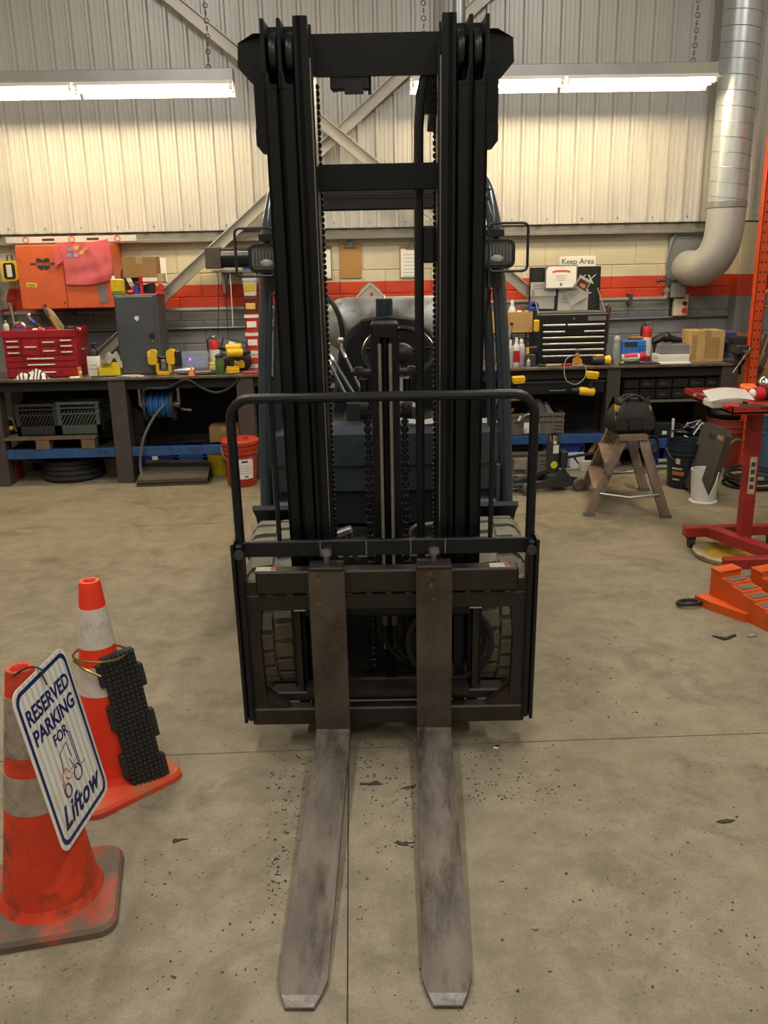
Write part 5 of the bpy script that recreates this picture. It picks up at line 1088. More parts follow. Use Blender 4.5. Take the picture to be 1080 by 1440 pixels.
# ---------------------------------------------------------------- under the right bench
# parts drawers
x0, x1 = bx(877, 7.16, 540), bx(1014, 7.16, 540); zt = BZ-.03; zb = at(900, 562, 7.16).z
o = thing('parts_cabinet', 'black parts drawer unit with scribbled fronts under the bench top', 'cabinet', ((x0+x1)/2, 7.16, zb)); w_, h_ = x1-x0, zt-zb
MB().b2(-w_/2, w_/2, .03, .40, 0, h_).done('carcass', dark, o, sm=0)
scm = mat('scribble', '6b4a34', .8)
for i in range(6):
    for j in range(3):
        a = -w_/2+i*w_/6; z = j*h_/3
        d = MB().b2(a+.005, a+w_/6-.005, 0, .03, z+.006, z+h_/3-.006, .004).done('drawer', chm, o)
        MB().b2(a+.015, a+w_/6-.015, -.006, 0, z+h_/3-.02, z+h_/3-.01).done('finger_lip', chm, d, sm=0)
        if (i+j) % 3 != 1: MB().b2(a+.03, a+.09, -.001, .0005, z+h_/6-.008, z+h_/6-.003).b2(a+.035, a+.075, -.001, .0005, z+h_/6+.003, z+h_/6+.007).done('scribbled_name', scm, d, sm=0)
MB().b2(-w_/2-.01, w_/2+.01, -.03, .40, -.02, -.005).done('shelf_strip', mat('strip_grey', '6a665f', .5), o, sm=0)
# underbench drawer with handle
x0, x1 = bx(712, 7.13, 545), bx(851, 7.13, 545)
o = thing('underbench_drawer', 'long black drawer with one bent pull under the bench top', 'drawer', ((x0+x1)/2, 7.145, BZ-.228)); w_ = x1-x0
MB().b2(-w_/2, w_/2, 0, .30, 0, .12, .004).done('body', chm, o); MB().tube([(-.06, 0, .04), (-.055, -.025, .032), (.075, -.025, .032), (.08, 0, .04)], .006, 6).done('pull', steel, o)
MB().b2(-w_/2, w_/2, -.012, 0, .09, .105, .003).done('front_rail', mat('rail_dark', '3c3c3c', .4, .3), o)
d1 = drill('yellow drill hanging upside down under the bench near the middle leg', (bx(826, 7.05, 545), 7.06, BZ-.03)); d1.rotation_euler = (0, PI+.1, 0)
d2 = drill('yellow drill hanging upside down under the bench beside the forklift pillar', (bx(722, 7.05, 550), 7.06, BZ-.06)); d2.rotation_euler = (0, PI-.05, 0)
# totes
gt = mat('tote_grey', '6a625a', .55, 0, .12, 6)
def ribbed_tote(lab, px0, px1, Y, z, h, d):
    a, b = bx(px0, Y, 590 if z > .1 else 655), bx(px1, Y, 590 if z > .1 else 655); w_ = b-a
    o = thing('ribbed_tote', lab, 'tote', ((a+b)/2, Y+d/2, z))
    MB().b2(-w_/2+.01, w_/2-.01, -d/2+.008, -d/2+.014, 0, h-.01).b2(-w_/2+.01, w_/2-.01, d/2-.014, d/2-.008, 0, h-.01).b2(-w_/2+.01, -w_/2+.016, -d/2, d/2, 0, h).b2(w_/2-.016, w_/2-.01, -d/2, d/2, 0, h).b2(-w_/2+.01, w_/2-.01, -d/2, d/2, 0, .006).done('walls', gt, o, sm=0)
    MB().b2(-w_/2, w_/2, -d/2-.006, -d/2+.016, h-.022, h).b2(-w_/2, w_/2, -d/2-.003, -d/2+.016, h-.07, h-.06).b2(-w_/2, w_/2, d/2-.016, d/2+.006, h-.022, h).b2(-w_/2, -w_/2+.02, -d/2, d/2, h-.022, h).b2(w_/2-.02, w_/2, -d/2, d/2, h-.022, h).b2(-w_/2, w_/2, -d/2, d/2-.01, 0, .012).done('rim', gt, o, sm=0)
    for k in range(7):
        x = -w_/2+.012+k*(w_-.024)/6; MB().b2(x-.006, x+.006, -d/2-.002, -d/2+.012, .01, h-.02).done('rib', gt, o, sm=0)
    for k in range(4): MB().b2(w_/2-.08, w_/2-.01, -d/2-.001, -d/2+.01, .02+.03*k, .026+.03*k).done('rib', gt, o, sm=0)
    return o, w_
o, w_ = ribbed_tote('grey ribbed tote on the blue shelf beam under the bench', 706, 794, 7.14, SZ2, .185, .34)
MB().b2(.02-.10, .02+.03, -.178, -.174, .02, .11).done('paper_label', paper, o, sm=0)
t = MB().grid(lambda u, v: (bx(760, 7.25, 575)+(u-.5)*.22, 7.25+(v-.5)*.14, SZ2+.14+.14*math.sin(PI*u)*math.sin(PI*v)+.03*math.sin(u*13+v*7)), 12, 8, .003).done('plastic_bag', mat('bag_clear', '8c8984', .25, 0, .25, 12), None, sm=0); tag(t, 'grey plastic bag bulging out of the grey ribbed tote', 'bag')
o = thing('hand_shears', 'curved steel pincers hanging over the front of the ribbed tote', 'pincers', (bx(733, 7.1, 590), 7.115, SZ2+.05)); MB().tube(spline([(.09, 0, .14), (.03, 0, .12), (.0, 0, .06), (.02, 0, .0), (.05, 0, .01)]), .006, 6).done('jaw', steel, o); MB().tube([(-.02, 0, .08), (.0, 0, .12)], .011, 8).done('grip', white, o)
t = MB().tube([(0, 0, .0), (.05, .03, .04)], .012, 8).done('screwdriver', orange, None, (bx(716, 7.25, 575), 7.28, SZ2+.16)); MB().cyl((0, 0, 0), (0, 0, -.15), .006, n=6).done('shank', steel, t); tag(t, 'small orange handle sticking out of the grey ribbed tote', 'tool')
o, w_ = ribbed_tote('grey ribbed tote on the floor behind the floor jack', 706, 770, 7.05, 0, .185, .32)
t = MB().box(0, 0, .06, .11, .01, .10, bev=.004).done('parts_bag', mat('bag_tan', '8a8172', .3, 0, .3, 30), None, (bx(732, 7.03, 655), 7.035, .03)); tag(t, 'tan parts bag hung on the front of the floor tote', 'bag')
o = thing('broom', 'blue bristled hand broom poking out beside the forklift pillar', 'broom', (bx(706, 7.0, 610), 7.02, .22))
MB().loft([[Vector((x, y, z)) for x, y in ((-a_, -.02), (a_, -.02), (a_, .02), (-a_, .02))] for z, a_ in ((.10, .015), (0, .05))]).done('bristles', mat('bristle_blue', '2f74b4', .8, 0, .3, 60), o); MB().cyl((0, 0, .1), (-.03, 0, .32), .012).done('handle', woodm, o); MB().cyl((0, .02, 0), (0, .02, -.219), .008, n=6).done('support', dark, o)
o, w_, d_, h_ = boxthing('blue_box', 'blue flat box under the shelf beam behind the jack', 'box', bx(763, 7.20, 627), bx(823, 7.20, 627), 7.20, 7.45, .145, .145+.125, mat('box_blue', '1a3fb0', .5))
MB().b2(-w_/2, w_/2, -.126, -.125, .11, .125).done('top_edge', carddk, o, sm=0)
o, w_, d_, h_ = boxthing('printed_box', 'white box with a dark printed figure under the blue flat box', 'box', bx(787, 7.16, 650), bx(822, 7.16, 650), 7.16, 7.42, 0, .143, mat('box_white', 'c9c9cc', .5))
MB().b2(-.03, -.022, -.131, -.13, .02, .11).prism([(.0, .11), (.02, .12), (.06, .05), (.05, .045)], 'y', -.131, -.1301).b2(-.045, -.01, -.131, -.13, .015, .025).done('printed_figure', mat('print_navy', '2a3350', .6), o, sm=0)
o, *_ = boxthing('dark_carton', 'dark carton beside the printed white box', 'box', bx(760, 7.25, 650), bx(786, 7.25, 650), 7.25, 7.5, 0, .14, mat('carton_navy', '1a2440', .6))
t = MB().b2(-.018, .018, -.01, .01, 0, .14).done('wood_strip', ply, None, (bx(829, 7.18, 655), 7.2, .13), (0, .55, 0)); MB().cyl((-.08, 0, .02), (-.08, 0, -.12), .01).done('support', dark, t); tag(t, 'pale wooden strip leaning by the blue flat box', 'strip')
o = thing('tool_roll', 'black lumpy tool bag on the floor under the bench leg', 'bag', (bx(840, 7.35, 650), 7.40, 0)); MB().sph((0, 0, .10), (.15, .1, .11), 14, 10).done('body', drapem, o); MB().tube(spline([(-.1, 0, .16), (0, 0, .24), (.1, 0, .16)]), .01, 6).done('handle', blackp, o)
t = MB().b2(-.05, .05, -.03, .03, 0, .09, .004).done('white_box', mat('box_bone', 'b8b4a8', .6), None, (bx(825, 7.05, 665), 7.08, 0)); tag(t, 'small off white box on the floor beside the ladder leg', 'box')
# cables, bins under drawers
o = thing('charger', 'black charger with a white sticker on the shelf under the drawers', 'charger', (bx(932, 7.2, 600), 7.24, SZ2-.06)); MB().b2(-.07, .07, -.06, .06, 0, .13, .01).done('body', blackp, o); MB().b2(-.01, .03, -.0615, -.06, .03, .06).done('sticker', white, o); MB().cyl((.09, -.03, .0), (.09, -.03, .16), .012).done('white_plug', white, o)
o = thing('speaker_box', 'dark drum beside the black charger under the drawers', 'drum', (bx(909, 7.25, 598), 7.3, SZ2-.06)); MB().cyl((-.04, 0, .075), (.04, 0, .075), .075, n=20).done('drum', darkm, o); MB().torus((.04, 0, .075), .06, .008, 'x', 20, 6).done('rim', legm, o)
o = thing('cable_tangle', 'tangle of black and white cables on the shelf under the drawers', 'cable', (bx(972, 7.15, 598), 7.25, SZ2-.06))
rn = random.Random(3)
for k in range(7):
    pts = [(rn.uniform(-.16, .16), rn.uniform(-.1, .08), rn.uniform(.015, .12)) for _ in range(5)]
    MB().tube(spline(pts, 5), .007, 6).done('cable', blackp if k % 3 else white, o)
MB().tube(spline([(-.05, -.09, .02), (.03, -.16, -.03), (.05, -.17, -.1), (.03, -.17, -.14)]), .007, 6).done('cable', white, o)
o = thing('cord_bundle', 'dark cord looped over the shelf beam near the ladder top', 'cord', (bx(915, 7.05, 620), 7.06, .0))
zc = at(920, 625, 7.06).z
for k in range(3): MB().torus((.01*k, .01*k, zc), .075-.012*k, .006, 'y', 20, 6).done('loop', blackp, o)
MB().b2(-.03, .03, -.02, .03, zc-.05, zc+.02, .01).done('plug', darkm, o); MB().tube([(0, .0, zc-.07), (.02, .0, .006)], .005, 6).done('tail', blackp, o)
for i, (px0, px1, h, y0, lab) in enumerate(((918, 928, .16, 7.22, 'narrow bright blue bin behind the ladder under the bench'), (932, 958, .15, 7.26, 'wide blue bin beside the navy bucket under the bench'))):
    a, b = bx(px0, y0, 640), bx(px1, y0, 640); o = thing('blue_bin', lab, 'bin', ((a+b)/2, y0+.1, 0)); w_ = b-a
    MB().b2(-w_/2, w_/2, -.1, .1, 0, .008).b2(-w_/2, w_/2, -.1, -.094, 0, h).b2(-w_/2, w_/2, .094, .1, 0, h).b2(-w_/2, -w_/2+.006, -.1, .1, 0, h).b2(w_/2-.006, w_/2, -.1, .1, 0, h).done('walls', mat('bin_blue', '1d48b4', .45), o, sm=0); MB().b2(-w_/2-.006, w_/2+.006, -.108, -.094, h-.015, h).done('rim', mat('bin_blue', '1d48b4', .45), o, sm=0)
for i, (px0, px1, y, z, r, lab) in enumerate(((921, 956, 7.08, .0, .02, 'grey steel tube on the floor before the blue bins'), (924, 945, 7.12, .04, .022, 'short bright steel tube lying on the grey tube'))):
    a, b = bx(px0, y, 655), bx(px1, y, 655); t = MB().lathe([(r*.7, 0), (r, 0), (r, b-a), (r*.7, b-a), (r*.7, 0)], 16, M=Matrix.Translation((0, 0, r)) @ Matrix.Rotation(PI/2, 4, 'Y')).done('steel_tube', galv, None, (a, y, z)); tag(t, lab, 'tube')
t = MB()
for k in range(12): t.torus((.028*k, 0, .02-.0*k), .016, .005, 'y' if k % 2 else 'z', 10, 5)
t = t.done('floor_chain', steel, None, (bx(872, 6.95, 664), 6.95, .0)); tag(t, 'steel chain lying on the floor behind the ladder', 'chain')
# ---------------------------------------------------------------- floor jack
p0, p1 = onz(716, 692), onz(802, 684)
jm = mat('jack_grey', '3b3d3b', .45, .3, .12, 6)
o = thing('floor_jack', 'grey floor jack with a tall air cylinder and small wheels', 'jack', (p1.x, p1.y, 0), math.atan2(p1.y-p0.y, p1.x-p0.x))
Lj = (p1-p0).length
for s in (-1, 1): MB().prism([(-Lj, .02), (-Lj+.1, .07), (-.20, .115), (-.12, .20), (-.08, .12), (.0, .10), (.03, .05), (-.1, .03), (-.25, .04)], 'y', s*.11-.006, s*.11+.006).done('side_plate', jm, o, sm=0)
MB().b2(-Lj+.0, -.35, -.08, .08, .05, .075, .004).b2(-.24, -.06, -.10, .10, .08, .13, .004).done('cross_plate', jm, o); MB().prism([(-Lj+.06, .06), (-.12, .17), (-.10, .20), (-Lj+.04, .09)], 'y', -.03, .03).done('lift_arm', jm, o, sm=0)
for x in (-.0, -Lj+.10):
    for s in (-1, 1): MB().lathe([(.012, -.018), (.045, -.018), (.05, -.012), (.05, .012), (.045, .018), (.012, .018)], 20, M=Matrix.Translation((x, s*.14, .05)) @ Matrix.Rotation(PI/2, 4, 'X')).done('wheel', mat('jack_wheel', '55524c', .5), o)
MB().cyl((-.16, 0, .12), (-.16, 0, .385), .052, n=20).b2(-.11, -.05, -.05, .05, .16, .30, .01).done('air_cylinder', jm, o); MB().cyl((-.16, 0, .385), (-.16, 0, .43), .045, .04, n=18).done('cylinder_cap', chrome, o)
MB().b2(-.185, -.14, -.055, -.05, .29, .355).b2(-.185, -.16, -.0555, -.05, .365, .385).done('white_sticker', white, o, sm=0); MB().cyl((-.175, -.052, .20), (-.175, -.056, .20), .028).done('yellow_sticker', mat('sticker_lime', 'c9d02c', .5), o)
MB().cyl((-.09, 0, .235), (.62, .12, .25), .012, n=10).done('pump_handle', mat('handle_dark', '4a4a48', .35, .6), o); MB().tube(spline([(-.03, -.07, .10), (.0, -.1, .06), (-.01, -.1, .03)]), .008, 6).done('yellow_tag', yellow, o)
# ---------------------------------------------------------------- step ladder and bag
fA, fB, fC, fD = onz(828, 725), onz(936, 728), onz(820, 688), onz(906, 690)
tA = at(873, 618, fA.y+.03); tz_ = tA.z
o = thing('step_ladder', 'worn wooden step stool with a black tool bag on top', 'ladder', (0, 0, 0))
lw = mat('ladder_wood', '7b6857', .7, 0, .22, 5, .12, 50, '463a30', .35, 8)
tops = [Vector((at(876, 620, fA.y+.05).x, fA.y+.06, tz_)), Vector((at(904, 620, fA.y+.05).x, fA.y+.06, tz_)), None, None]
tops[2] = tops[0]+(fC-fA)*.86; tops[3] = tops[1]+(fD-fB)*.86
for f, t_ in zip((fA, fB, fC, fD), tops):
    d_ = (t_-f); MB().loft([[Vector((p.x+sx*.034, p.y+sy*.014, p.z)) for sx, sy in ((-1, -1), (1, -1), (1, 1), (-1, 1))] for p in (f, f+d_)]).done('leg', lw, o, sm=0)
    MB().box(f.x, f.y-.001, .012, .075, .034, .024).done('foot_plate', steel, o)
mx = (tops[0]+tops[1]+tops[2]+tops[3])/4
MB().prism([(tops[0].x-.03, tops[0].y-.03), (tops[1].x+.03, tops[1].y-.03), (tops[3].x+.03, tops[3].y+.03), (tops[2].x-.03, tops[2].y+.03)], 'z', tz_-.01, tz_+.022).done('top_step', lw, o, sm=0)
for fr_ in (.34, .68):
    a, b = fA.lerp(tops[0], fr_), fC.lerp(tops[2], fr_)
    MB().prism([(a.x-.05, a.y), (a.x+.06, a.y), (b.x+.06, b.y), (b.x-.05, b.y)], 'z', a.z-.012, a.z+.012).done('step', lw, o, sm=0)
a, b = fA.lerp(tops[0], .30), fB.lerp(tops[1], .30); m_ = (a+b)/2-Vector((0, 0, .025))
MB().tube([a-Vector((0, .02, 0)), m_-Vector((0, .02, 0)), b-Vector((0, .02, 0))], .008, 6).done('spreader_bar', steel, o)
a, b = fC.lerp(tops[2], .30), fD.lerp(tops[3], .30)
MB().tube([a, (a+b)/2-Vector((0, 0, .03)), b], .008, 6).done('spreader_bar', steel, o)
bc = Vector((at(882, 590, mx.y-.1).x, mx.y-.15, tz_+.023))
bagm = mat('bag_black', '1f1e1d', .75, 0, .2, 8, .3, 30)
o = thing('tool_bag', 'black tool bag with yellow corner patches slumped on the step stool', 'bag', tuple(bc))
BW, BD, BH = .30, .24, .22
rings = []
for z, k, g in ((0, .86, 0), (.02, 1.0, 0), (.07, 1.06, .004), (.13, .98, .010), (.18, .80, .014), (.215, .55, .02)):
    rings.append([Vector((a*k*(1+.05*math.sin(1.9*i+z*40)), b_*k*(1+.06*math.sin(1.3*i+z*25)), z+g*1.2*math.sin(i*1.7))) for i, (a, b_) in enumerate(rrect(BW, BD, .07, 5))])
MB().loft(rings).done('body', bagm, o, sm=70)
MB().tube(spline([(-.09, -.06, .2), (-.05, -.07, .24), (.0, -.07, .26), (.05, -.07, .24), (.09, -.06, .2)]), .012, 8).tube(spline([(-.09, .04, .2), (-.03, .05, .24), (.04, .05, .24), (.1, .04, .2)]), .012, 8).done('carry_handle', bagm, o)
ym = mat('bag_yellow', 'b98d2c', .7, 0, .2, 15)
for x0_, x1_ in ((-.135, -.06), (.085, .125)):
    MB().grid(lambda u, v: (x0_+(x1_-x0_)*u, -BD/2*(.97-.35*v)-.003+.02*abs(u-.5)*(1 if x0_ < 0 else 0), -.0+.09+.11*v-.02*u), 5, 5, .004).done('corner_patch', ym, o, sm=70)
for sy in (-1, 1): MB().grid(lambda u, v: ((u-.5)*(.27-.03*v), sy*(.105-.085*v+.012*math.sin(u*9)*v), .13+v*(.06+.055*abs(2*u-1)**1.5)), 12, 5, .008).done('top_flap', bagm, o, sm=70)
for k in range(3): MB().loft([[Vector((a*1.0+(-.095+.095*k), y, .075+b_)) for a, b_ in rrect(.085, .09, .015)] for y in (-.134, -.124)]).done('outer_pocket', bagm, o, sm=40)
# ---------------------------------------------------------------- buckets at the right
n0 = onz(968, 688)
o = pail('navy bucket with white and orange print near the end of the bench', n0.x, n0.y+.11, .125, .145, .36, mat('pail_navy', '18242f', .4), None)
def crr(z): return .125+.02*z/.36
for z0, z1, a0, a1, m_ in ((.20, .245, -.78, -.70, mat('print_cream', 'c9c0a8', .6)), (.155, .168, -.85, -.66, mat('print_cream', 'c9c0a8', .6)), (.11, .14, -.85, -.62, mat('print_orange', 'b06a34', .6)), (.07, .08, -.84, -.70, mat('print_cream', 'c9c0a8', .6))):
    MB().grid(lambda u, v: ((crr(z0)+.002)*math.cos(PI*(a0+(a1-a0)*u)), (crr(z0)+.002)*math.sin(PI*(a0+(a1-a0)*u)), z0+(z1-z0)*v), 6, 1).done('printed_mark', m_, o)
r0 = onz(1012, 660)
o = pail('big dark red pail behind the black kneeling pad', r0.x+.10, r0.y+.14, .15, .175, .42, mat('pail_maroon', '7a2c20', .5))
t = MB().sph((0, 0, .04), (.16, .14, .06), 16, 8).done('bin_bag', drapem, None, (r0.x+.10, r0.y+.14, .42)); tag(t, 'black bag stuffed into the big dark red pail', 'bag')
wb0 = onz(995, 709)
o = thing('white_holder', 'white plastic holder with a deep V cut holding the kneeling pad', 'holder', (wb0.x, wb0.y+.09, 0))
m = MB(); n = 32
R0, R1 = .085, .10
def vh(a):
    c = abs(((a+PI/2+PI) % (2*PI))-PI)  # distance from the camera-facing side
    return .06+.18*min(1, c/.9)
m.loft([[Vector((R0*math.cos(2*PI*j/n)*k, R0*math.sin(2*PI*j/n)*k, 0)) for j in range(n)] for k in (1.12, 1.12)], caps=False)
for k0 in (0,):
    outer = [[Vector(((R0+(R1-R0)*f)*math.cos(2*PI*j/n), (R0+(R1-R0)*f)*math.sin(2*PI*j/n), .004+(vh(2*PI*j/n)-.004)*f)) for j in range(n)] for f in (0, .5, 1)]
    inner = [[Vector((p.x*.94, p.y*.94, p.z)) for p in ring] for ring in outer[::-1]]
    m.loft(outer+inner)
m.done('shell', white, o); MB().lathe([(.10, 0), (.10, .008), (.08, .012), (.002, .012)], 28).done('foot_rim', white, o)
# kneeling pad
pb = Vector((wb0.x-.005, wb0.y+.02, .03))
o = thing('kneeling_pad', 'dark foam kneeling pad with a hand slot leaning beside the red stand', 'pad', tuple(pb))
padm = mat('pad_foam', '3a362f', .85, 0, .15, 8, .15, 60); padd = mat('pad_edge', '161514', .85)
q0, q1, q2, q3 = (onz(975, 668, .06)-pb), Vector((0, 0, 0)), None, None
dY = Vector((-.02, .40, .0)); up = Vector((.125, .02, .50)); nn = dY.cross(up).normalized()
def pd(u, v, w_): return dY*u+up*v+nn*w_
slot = [(.36, .80), (.64, .80), (.64, .88), (.36, .88)]
outl = [(.10, 0), (.9, 0), (1, .08), (1, .9), (.9, 1), (.1, 1), (0, .92), (0, .12)]
m = MB()
sgn = 1 if nn.x < 0 else -1
m.loft([[pd(u, v, 0) for u, v in outl], [pd(u, v, -sgn*.045) for u, v in outl]]).done('foam_slab', padm, o, sm=0)
m = MB(); m.loft([[pd(u, v, sgn*.001) for u, v in slot], [pd(u, v, -sgn*.0) for u, v in slot]]).done('hand_slot', padd, o, sm=0)
MB().loft([[pd(u, v, sgn*.002) for u, v in ((.08, .84), (.30, .84), (.30, .90), (.08, .90))], [pd(u, v, -sgn*.047) for u, v in ((.08, .84), (.30, .84), (.30, .90), (.08, .90))]]).done('tape_wrap', mat('tape_tan2', '8a7250', .6), o, sm=0)
# hose coil on the floor behind the stand
hc = onz(1062, 688)
o = thing('air_hose_coil', 'coiled dark air hose lying on the floor behind the red stand', 'hose', (hc.x+.02, hc.y+.12, 0))
for k in range(5): MB().torus((.015*math.sin(k*2.2), .02*math.cos(k*1.7), .013+.022*k), .20-.012*(k % 3), .011, 'z', 36, 6, M=Matrix.Rotation(.05*math.sin(k*2), 4, 'X')).done('coil', rubber, o)
MB().tube(spline([(-.2, .05, .06), (-.16, .2, .2), (-.02, .3, .30), (.1, .3, .25)]), .011, 8).done('loose_loop', mat('hose_brown', '5a5148', .6), o); MB().cyl((-.12, -.17, .10), (.0, -.19, .10), .018).done('coupling', chrome, o)
db = onz(1080, 690)
pail('dull blue drum at the frame edge behind the red stand', db.x+.32, db.y+.5, .16, .16, .46, mat('drum_blue', '31506a', .5), None, handle=False, cat='drum')
# ---------------------------------------------------------------- red stand with tray
st_ = onz(1046, 762, .10)
o = thing('rolling_stand', 'red steel rolling tray stand on castors near the orange ramps', 'stand', (st_.x, 4.85, 0)); X0 = st_.x
rd = mat('stand_red', '9a2a26', .45, .1, .15, 6, .05, 50, '5a1a18', .3, 7)
yb, yf = onz(962, 742, .13).y, onz(1018, 786, .13).y
xb, xf_ = onz(962, 742, .13).x-X0, onz(1018, 786, .13).x-X0
MB().b2(xb, xb+.75, yb-4.85-.03, yb-4.85+.03, .075, .135, .004).done('rear_foot_bar', rd, o); MB().b2(xf_, xf_+.75, yf-4.85-.03, yf-4.85+.03, .075, .135, .004).done('front_foot_bar', rd, o)
MB().prism([(-.16, yb-4.85-.03), (-.08, yb-4.85-.03), (.13, yf-4.85+.03), (.05, yf-4.85+.03)], 'z', .08, .14).done('connecting_bar', rd, o, sm=0)
TZ = at(1000, 566, 4.7).z
MB().b2(-.035, .035, -.05, .02, .13, .90, .004).done('post', rd, o); MB().b2(-.02, .02, -.052, -.049, .40, .62).done('paper_strip', mat('strip_paper', 'b8ac90', .7, 0, .2, 30), o, sm=0)
for k in range(4): MB().b2(-.012, .012, -.0535, -.052, .43+.045*k, .455+.045*k).done('strip_print', darkm, o, sm=0)
def castor(x, y): MB().cyl((x-.015, y, .032), (x+.015, y, .032), .032, n=16).b2(x-.022, x+.022, y-.02, y+.02, .05, .075).done('castor', blackp, o)
for x, y in ((xb+.05, yb-4.85), (xb+.55, yb-4.85), (xf_+.05, yf-4.85), (xf_+.6, yf-4.85)): castor(x, y)
tx0, ty0, ty1 = onz(1030, 577, .925).x, onz(1030, 577, .925).y, onz(972, 550, .925).y
MB().b2(tx0-X0, tx0-X0+.75, ty0-4.85, ty1-4.85, .90, .915, .003).b2(tx0-X0, tx0-X0+.75, ty0-4.85, ty0-4.85+.006, .90, .945).b2(tx0-X0, tx0-X0+.006, ty0-4.85, ty1-4.85, .90, .945).b2(tx0-X0, tx0-X0+.75, ty1-4.85-.006, ty1-4.85, .90, .945).done('tray', rd, o, sm=0)
TT = .916
def ont(px, py, z=TT): return onz(px, py, z)
p = ont(1018, 562, TT+.05)
o = thing('folded_paper', 'folded white paper with printed lines lying on the red tray', 'paper', (p.x+.03, p.y+.05, TT))
MB().grid(lambda u, v: ((u-.5)*.25+.03*v, (v-.5)*.20, .05+.015*abs(math.sin(u*PI))+.03*v), 10, 4, .0015).done('sheet', paper, o, sm=20)
MB().box(-.01, .01, .024, .18, .13, .044, bev=.01).done('booklet', white, o)
for k in range(3): MB().box(.07, -.07+.015*k, .056+.003*k, .06, .003, .001, rz=.05).done('print_line', greyink, o, sm=0)
p = ont(1068, 553, TT+.04)
o = thing('red_can', 'red spray can with a black label lying on the tray', 'can', (p.x+.04, p.y+.02, TT)); MB().cyl((-.08, -.04, .04), (.12, -.01, .04), .038, n=20).done('body', redp, o); MB().cyl((-.03, -.0325, .04), (.03, -.0235, .04), .0385, n=20).done('label_band', mat('label_black', '26201e', .4), o); MB().sph((-.09, -.04, .04), (.02, .03, .03), 10, 8).done('cap', white, o)
p = ont(1072, 540, TT+.05)
t = MB().sph((0, 0, .05), .05, 16, 10).done('steel_bulb', chrome, None, (p.x+.02, p.y, TT)); tag(t, 'bright steel ball shape at the back of the red tray', 'ball')
p = ont(1047, 548, TT+.04); t = MB().box(0, 0, .03, .09, .16, .06, rz=-.3, bev=.01).done('orange_packet', orange, None, (p.x+.05, p.y+.05, TT)); tag(t, 'orange packet on the tray between the paper and the red can', 'packet')
for i, (px, py, rz, lab) in enumerate(((1012, 566, -.35, 'red gripped black pliers nearer the corner of the red tray'), (1040, 572, -.3, 'red gripped black pliers along the front of the red tray'))):
    p = ont(px, py, TT+.02); o = thing('pliers', lab, 'pliers', (p.x, p.y, TT), rz)
    MB().tube([(-.08, 0, .02), (.0, .005, .02)], [.018, .015], 8).done('grip', redp, o); MB().tube([(0, .005, .02), (.10, .0, .02), (.15, .0, .02)], [.018, .016, .006], 8).done('jaw', blackp, o)
p = ont(988, 556, TT+.01)
for i, (dx, dy, l, r, lab) in enumerate(((0, 0, .12, .014, 'bright socket bar at the back corner of the red tray'), (.05, -.10, .09, .012, 'small steel socket bar behind the pliers on the red tray'), (.06, -.22, .10, .016, 'steel bit holder between the pliers on the red tray'))):
    t = MB().cyl((-l/2, 0, r), (l/2, -.03, r), r, n=10).cyl((l/2, -.03, r), (l/2+.02, -.035, r), r*1.2, n=10).done('socket_bar', chrome, None, (p.x+dx, p.y+dy, TT)); tag(t, lab, 'tool')
# yellow lid on the floor
c = (onz(957, 778)+onz(1078, 778))/2
o = thing('drip_pan', 'dirty cream drip pan with yellow residue under the red stand', 'pan', (c.x+.035, c.y-.05, 0)); RR = .22
MB().lathe([(RR, 0), (RR+.01, .012), (RR+.012, .03), (RR-.01, .036), (RR-.05, .028), (RR-.06, .018), (.002, .016)], 36).done('pan', mat('pan_cream', 'a89b78', .6, 0, .15, 8, .1, 40, '5d5038', .3, 9), o)
MB().lathe([(RR-.055, .017), (RR-.055, .0195), (.06, .0205), (.002, .0205)], 36).done('yellow_residue', mat('residue_yellow', 'b0972a', .4, 0, .25, 10, .1, 40, '6a5a2c', .3, 12), o)
# ---------------------------------------------------------------- orange wheel ramps
def ramp(lab, px, w_=.125):
    b0 = onz(px, 843); d_ = Vector((.163, -.475, 0)).normalized(); rz = math.atan2(d_.x, -d_.y)
    o = thing('wheel_ramp', lab, 'ramp', (b0.x+w_/2, b0.y-.02, 0), rz)
    Lr, Hr, n = .62, .19, 8
    prof = [(0, 0), (0, Hr), (-.075, Hr)]
    for k in range(1, n): 
        z = Hr-.02-(Hr-.05)*(k-.5)/n; prof += [(-.075-(k-1)*(Lr-.075)/(n-1), z), (-.075-k*(Lr-.075)/(n-1)+.004, z-.004)]
    prof += [(-Lr, .02), (-Lr, 0)]
    om2 = mat('ramp_orange', 'd8591c', .5, 0, .12, 6, .08, 60, '8a4a28', .22, 9)
    MB().prism(prof, 'x', -w_/2, w_/2).done('body', om2, o, sm=0)
    for k in range(1, n):
        z = Hr-.02-(Hr-.05)*(k-.5)/n; y = -.075-(k-1)*(Lr-.075)/(n-1)
        MB().b2(-w_/2+.012, w_/2-.012, y-.062, y-.010, z-.003, z+.0015).done('tread_patch', mat('ramp_worn', '6d5c50', .7, 0, .2, 12), o, sm=0)
    MB().b2(-w_/2-.006, w_/2+.006, -.075, 0, Hr-.012, Hr+.008, .004).done('top_lip', om2, o)
    if px < 1000: MB().prism([(-w_/2-.075, .02), (-w_/2, .02), (-w_/2, -.28), (-w_/2-.02, -.28), (-w_/2-.07, -.08)], 'z', .0, .045).done('side_foot', om2, o, sm=0)
    return o
r1_ = ramp('orange stepped wheel ramp nearer the forklift, with a black rope loop', 991)
ramp('orange stepped wheel ramp at the frame edge beside its twin', 1046)
MB().tube(spline([(-.11, .0, .02), (-.20, .03, .022), (-.25, .01, .02), (-.20, -.03, .022), (-.11, -.03, .02)]), .011, 8).done('rope_loop', blackp, r1_)
